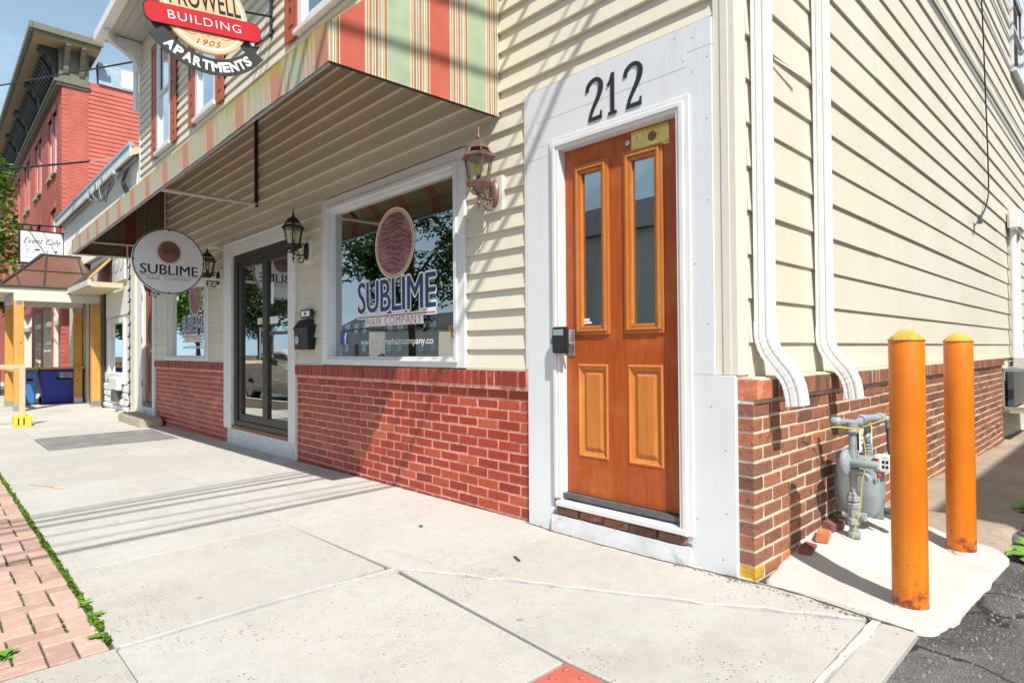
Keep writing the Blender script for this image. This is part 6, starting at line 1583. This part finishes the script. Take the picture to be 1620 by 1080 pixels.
# ------------------------------------------------------------------ across the street and alley (seen in the panes, and shading the alley)
def house(x0, x1, y0, y1, h, face, mat, label, roofm='shingle'):
    """plain house with windows on the side that faces the street ('n' looks to +y, 's' to -y, 'w' to -x)"""
    o = empty('house', ((x0+x1)/2, (y0+y1)/2, -.2), label, 'house', 'houses across the street')
    g = MB(); g.box(x0, x1, y0, y1, -.5, h); g.build('wall', mat, o)
    g = MB(); g.prism([(x0-.3, y0-.3, h), (x0-.3, y1+.35, h), (x0-.3, (y0+y1)/2, h+2.2)], (0, 0, 0), (x1-x0+.6, 0, 0)); g.build('roof', roofm, o)
    n = int((x1-x0)/2.2)
    for fl in range(2):
        for i in range(n):
            x = x0+(i+.5)*(x1-x0)/n; z = .9+fl*2.7
            if fl == 0 and i == n//2:
                g = MB(); g.box(x-.5, x+.5, y1+.001, y1+.06, -.1, 2.1); g.build('door', 'door_brown', o); continue
            g = MB(); g.box(x-.55, x+.55, y1+.001, y1+.06, z, z+1.5); f = g.build('window', 'trim_white', o); g = MB(); g.box(x-.45, x+.45, y1+.0605, y1+.07, z+.1, z+1.4); g.build('pane', 'glass', f)
    return o
house(-17.0, -9.0, -24, -16.6, 5.6, 'n', 'siding_grey', 'grey sided house across the street')
house(-84, -74, -50, -42, 4.2, 'n', 'siding_grey', 'low grey house far down the street')
house(-70, -58, -50, -42, 3.8, 'n', 'trim_cream', 'cream house set back far down the street')
house(-7.8, 2.5, -24, -16.6, 5.4, 'n', 'siding', 'cream sided house directly across the street')
o = empty('neighbour_house', (8, 5, -.2), 'two storey grey house on the other side of the alley', 'house')
g = MB(); g.box(4.62, 12, -.1, 15, -.5, 6.0); g.build('wall', 'siding_grey', o)
g = MB(); g.prism([(4.6, -.3, 6.0), (12.2, -.3, 6.0), (8.4, -.3, 7.6)], (0, 0, 0), (0, 15.5, 0)); g.build('roof', 'shingle', o)
for y in (2, 6, 10):
    g = MB(); g.box(4.55, 4.619, y, y+1, 1.2, 2.7); f = g.build('window', 'trim_white', o); g = MB(); g.box(4.54, 4.549, y+.1, y+.9, 1.3, 2.6); g.build('pane', 'glass', f)
# parked white car
def car(x, y, label):
    z = gz(x)-.16; o = empty('parked_car', (x, y, z), label, 'car')
    side = [(-2.25, .38), (-2.28, .62), (-2.15, .90), (-1.85, .98), (-1.2, 1.38), (-.75, 1.47), (.35, 1.45), (.75, 1.36), (1.35, .98), (1.95, .90), (2.25, .72), (2.28, .42), (2.1, .28), (-2.1, .28)]
    g = MB(); lv = [(-.86, .90), (-.80, .97), (-.55, 1.), (.55, 1.), (.80, .97), (.86, .90)]; n = len(side); vs = []
    for w, s_ in lv:
        for a, b in side: vs.append((x+a*(1 if abs(w) < .7 else .985), y+(w if b < 1.0 else w*.80), z+.28+(b-.28)*s_))
    g.smooth = True; g.add(vs, [(i*n+k, i*n+(k+1) % n, (i+1)*n+(k+1) % n, (i+1)*n+k) for i in range(5) for k in range(n)]+[tuple(range(n)), tuple(range(5*n, 6*n))]); g.build('body', 'car_white', o)
    for s_ in (-1, 1):
        g = MB(); yy = y+s_*.715; g.prism([(x-1.55, yy, z+1.0), (x-1.1, yy, z+1.32), (x+.65, yy, z+1.32), (x+1.15, yy, z+1.0)], (0, 0, 0), (0, s_*.03, 0)); g.build('side_window', 'far_window', o)
        for k in (-1.4, 1.4):
            g = MB(); g.lathe([(.31, -.1), (.33, -.08), (.33, .08), (.31, .1)], (x+k, y+s_*.76, z+.32), 20, 'y'); wh = g.build('wheel', 'rubber', o)
            g = MB(); g.lathe([(.20, -.105), (.20, .105)], (x+k, y+s_*.76, z+.32), 16, 'y'); g.build('rim', 'steel', wh)
        g = MB(); g.box(x+2.16, x+2.27, y+s_*.68-.14, y+s_*.68+.14, z+.68, z+.84); g.build('tail_light', 'tail_red', o, bevel=.02)
    g = MB(); g.hexa([(x+.80, y-.55, z+1.36), (x+.80, y+.55, z+1.36), (x+1.34, y+.62, z+1.0), (x+1.34, y-.62, z+1.0)], [(x+.83, y-.55, z+1.38), (x+.83, y+.55, z+1.38), (x+1.37, y+.62, z+1.02), (x+1.37, y-.62, z+1.02)]); g.build('rear_window', 'far_window', o)
    g = MB(); g.box(x+2.265, x+2.30, y-.26, y+.26, z+.5, z+.62); g.build('number_plate', 'vinyl_white', o)
    return o
car(-15.0, -4.7, 'white car parked along the kerb by the shop')
o = empty('street_sign', (-10.6, -3.05, gz(-10)), 'green sign post with a parking sign by the kerb', 'street sign')
g = MB(); g.tube([(-10.6, -3.05, gz(-10)-.05), (-10.6, -3.05, 2.4)], .032, 8); g.build('post', 'green_pole', o)
g = MB(); g.box(-10.56, -10.55, -3.22, -2.88, 1.75, 2.35); g.box(-10.64, -10.63, -3.22, -2.88, 1.75, 2.35); g.build('plate', 'vinyl_white', o)

# ------------------------------------------------------------------ small things
def weed(x, y, z, n, s_, label, seed):
    r = random.Random(seed); o = empty('weed', (x, y, z), label, 'weed')
    for i in range(n):
        a = i*2.4+r.uniform(-.4, .4); L = s_*r.uniform(.6, 1.2); w = L*.22; el = r.uniform(.35, 1.1); u = Vector((math.cos(a), math.sin(a), 0)); v = Vector((-u.y, u.x, 0)); g = MB(); P = []
        for k in range(6):
            t = k/5; c = Vector((x, y, z))+u*L*t*math.cos(el)*1.1+Vector((0, 0, L*(t*math.sin(el)-.45*t*t))); ww = w*math.sin(math.pi*min(1, .12+.9*t))*(1+.3*((k % 2)*2-1)); P += [c-v*ww, c+Vector((0, 0, -.1*w)), c+v*ww]
        g.add(P, [(3*k, 3*k+1, 3*k+4, 3*k+3) for k in range(5)]+[(3*k+1, 3*k+2, 3*k+5, 3*k+4) for k in range(5)]); g.build('leaf', 'leaf_weed', o)
    return o
weed(.90, 1.32, .0, 9, .16, 'leafy green weed beside the far orange post', 1)
weed(.88, 1.55, -.01, 7, .11, 'smaller green weed behind the leafy one by the far post', 2)
weed(.78, 2.5, -.01, 10, .14, 'dark weed patch in the shaded alley', 3)
weed(.74, 3.6, -.02, 9, .12, 'weed farther back in the shaded alley', 4)
weed(.12, .95, .12, 5, .07, 'tiny weed at the gas meter by the bricks', 5)
weed(-1.45, -2.275, .0, 8, .045, 'small weed at the corner of the paver strip', 6)
weed(-1.50, -2.555, .0, 9, .075, 'broad leafed weed on the paver strip, nearest the camera', 7)
weed(-1.68, -2.26, .0, 9, .055, 'weed in the green edge of the paver strip', 8)
weed(-1.86, -2.262, .0, 8, .045, 'second weed up the green edge of the paver strip', 9)
g = MB(); p = (-1.78, -.55, gz(-1.78)); g.lathe([(.013, .002), (.013, .008), (.011, .0095), (0, .0095)], p, 14); g.build('bottle_cap', 'green_pole', None, loc=p, label='tiny green bottle cap lying on the sidewalk', cat='bottle cap')
g = MB(); p = (-.93, -.55, gz(-.9)); g.hexa([(p[0]-.03, p[1], p[2]+.002), (p[0]+.035, p[1]-.03, p[2]+.002), (p[0]+.042, p[1]-.018, p[2]+.002), (p[0]-.025, p[1]+.012, p[2]+.002)], [(p[0]-.03, p[1], p[2]+.007), (p[0]+.035, p[1]-.03, p[2]+.007), (p[0]+.042, p[1]-.018, p[2]+.007), (p[0]-.025, p[1]+.012, p[2]+.007)]); g.build('bark_chip', 'bark', None, loc=p, label='dark chip of bark on the sidewalk near the orange door', cat='debris')
g = MB(); z = gz(-4.6)
g.tube(spline([(-5.3, -2.12, z+.006), (-5.1, -2.02, z+.012), (-4.95, -1.98, z+.006), (-4.86, -1.92, z+.008)], 5), .0035, 5); g.build('twig', 'timber_pale', None, loc=(-5.1, -2.0, z), label='dry tan twig lying by the paver strip', cat='twig')
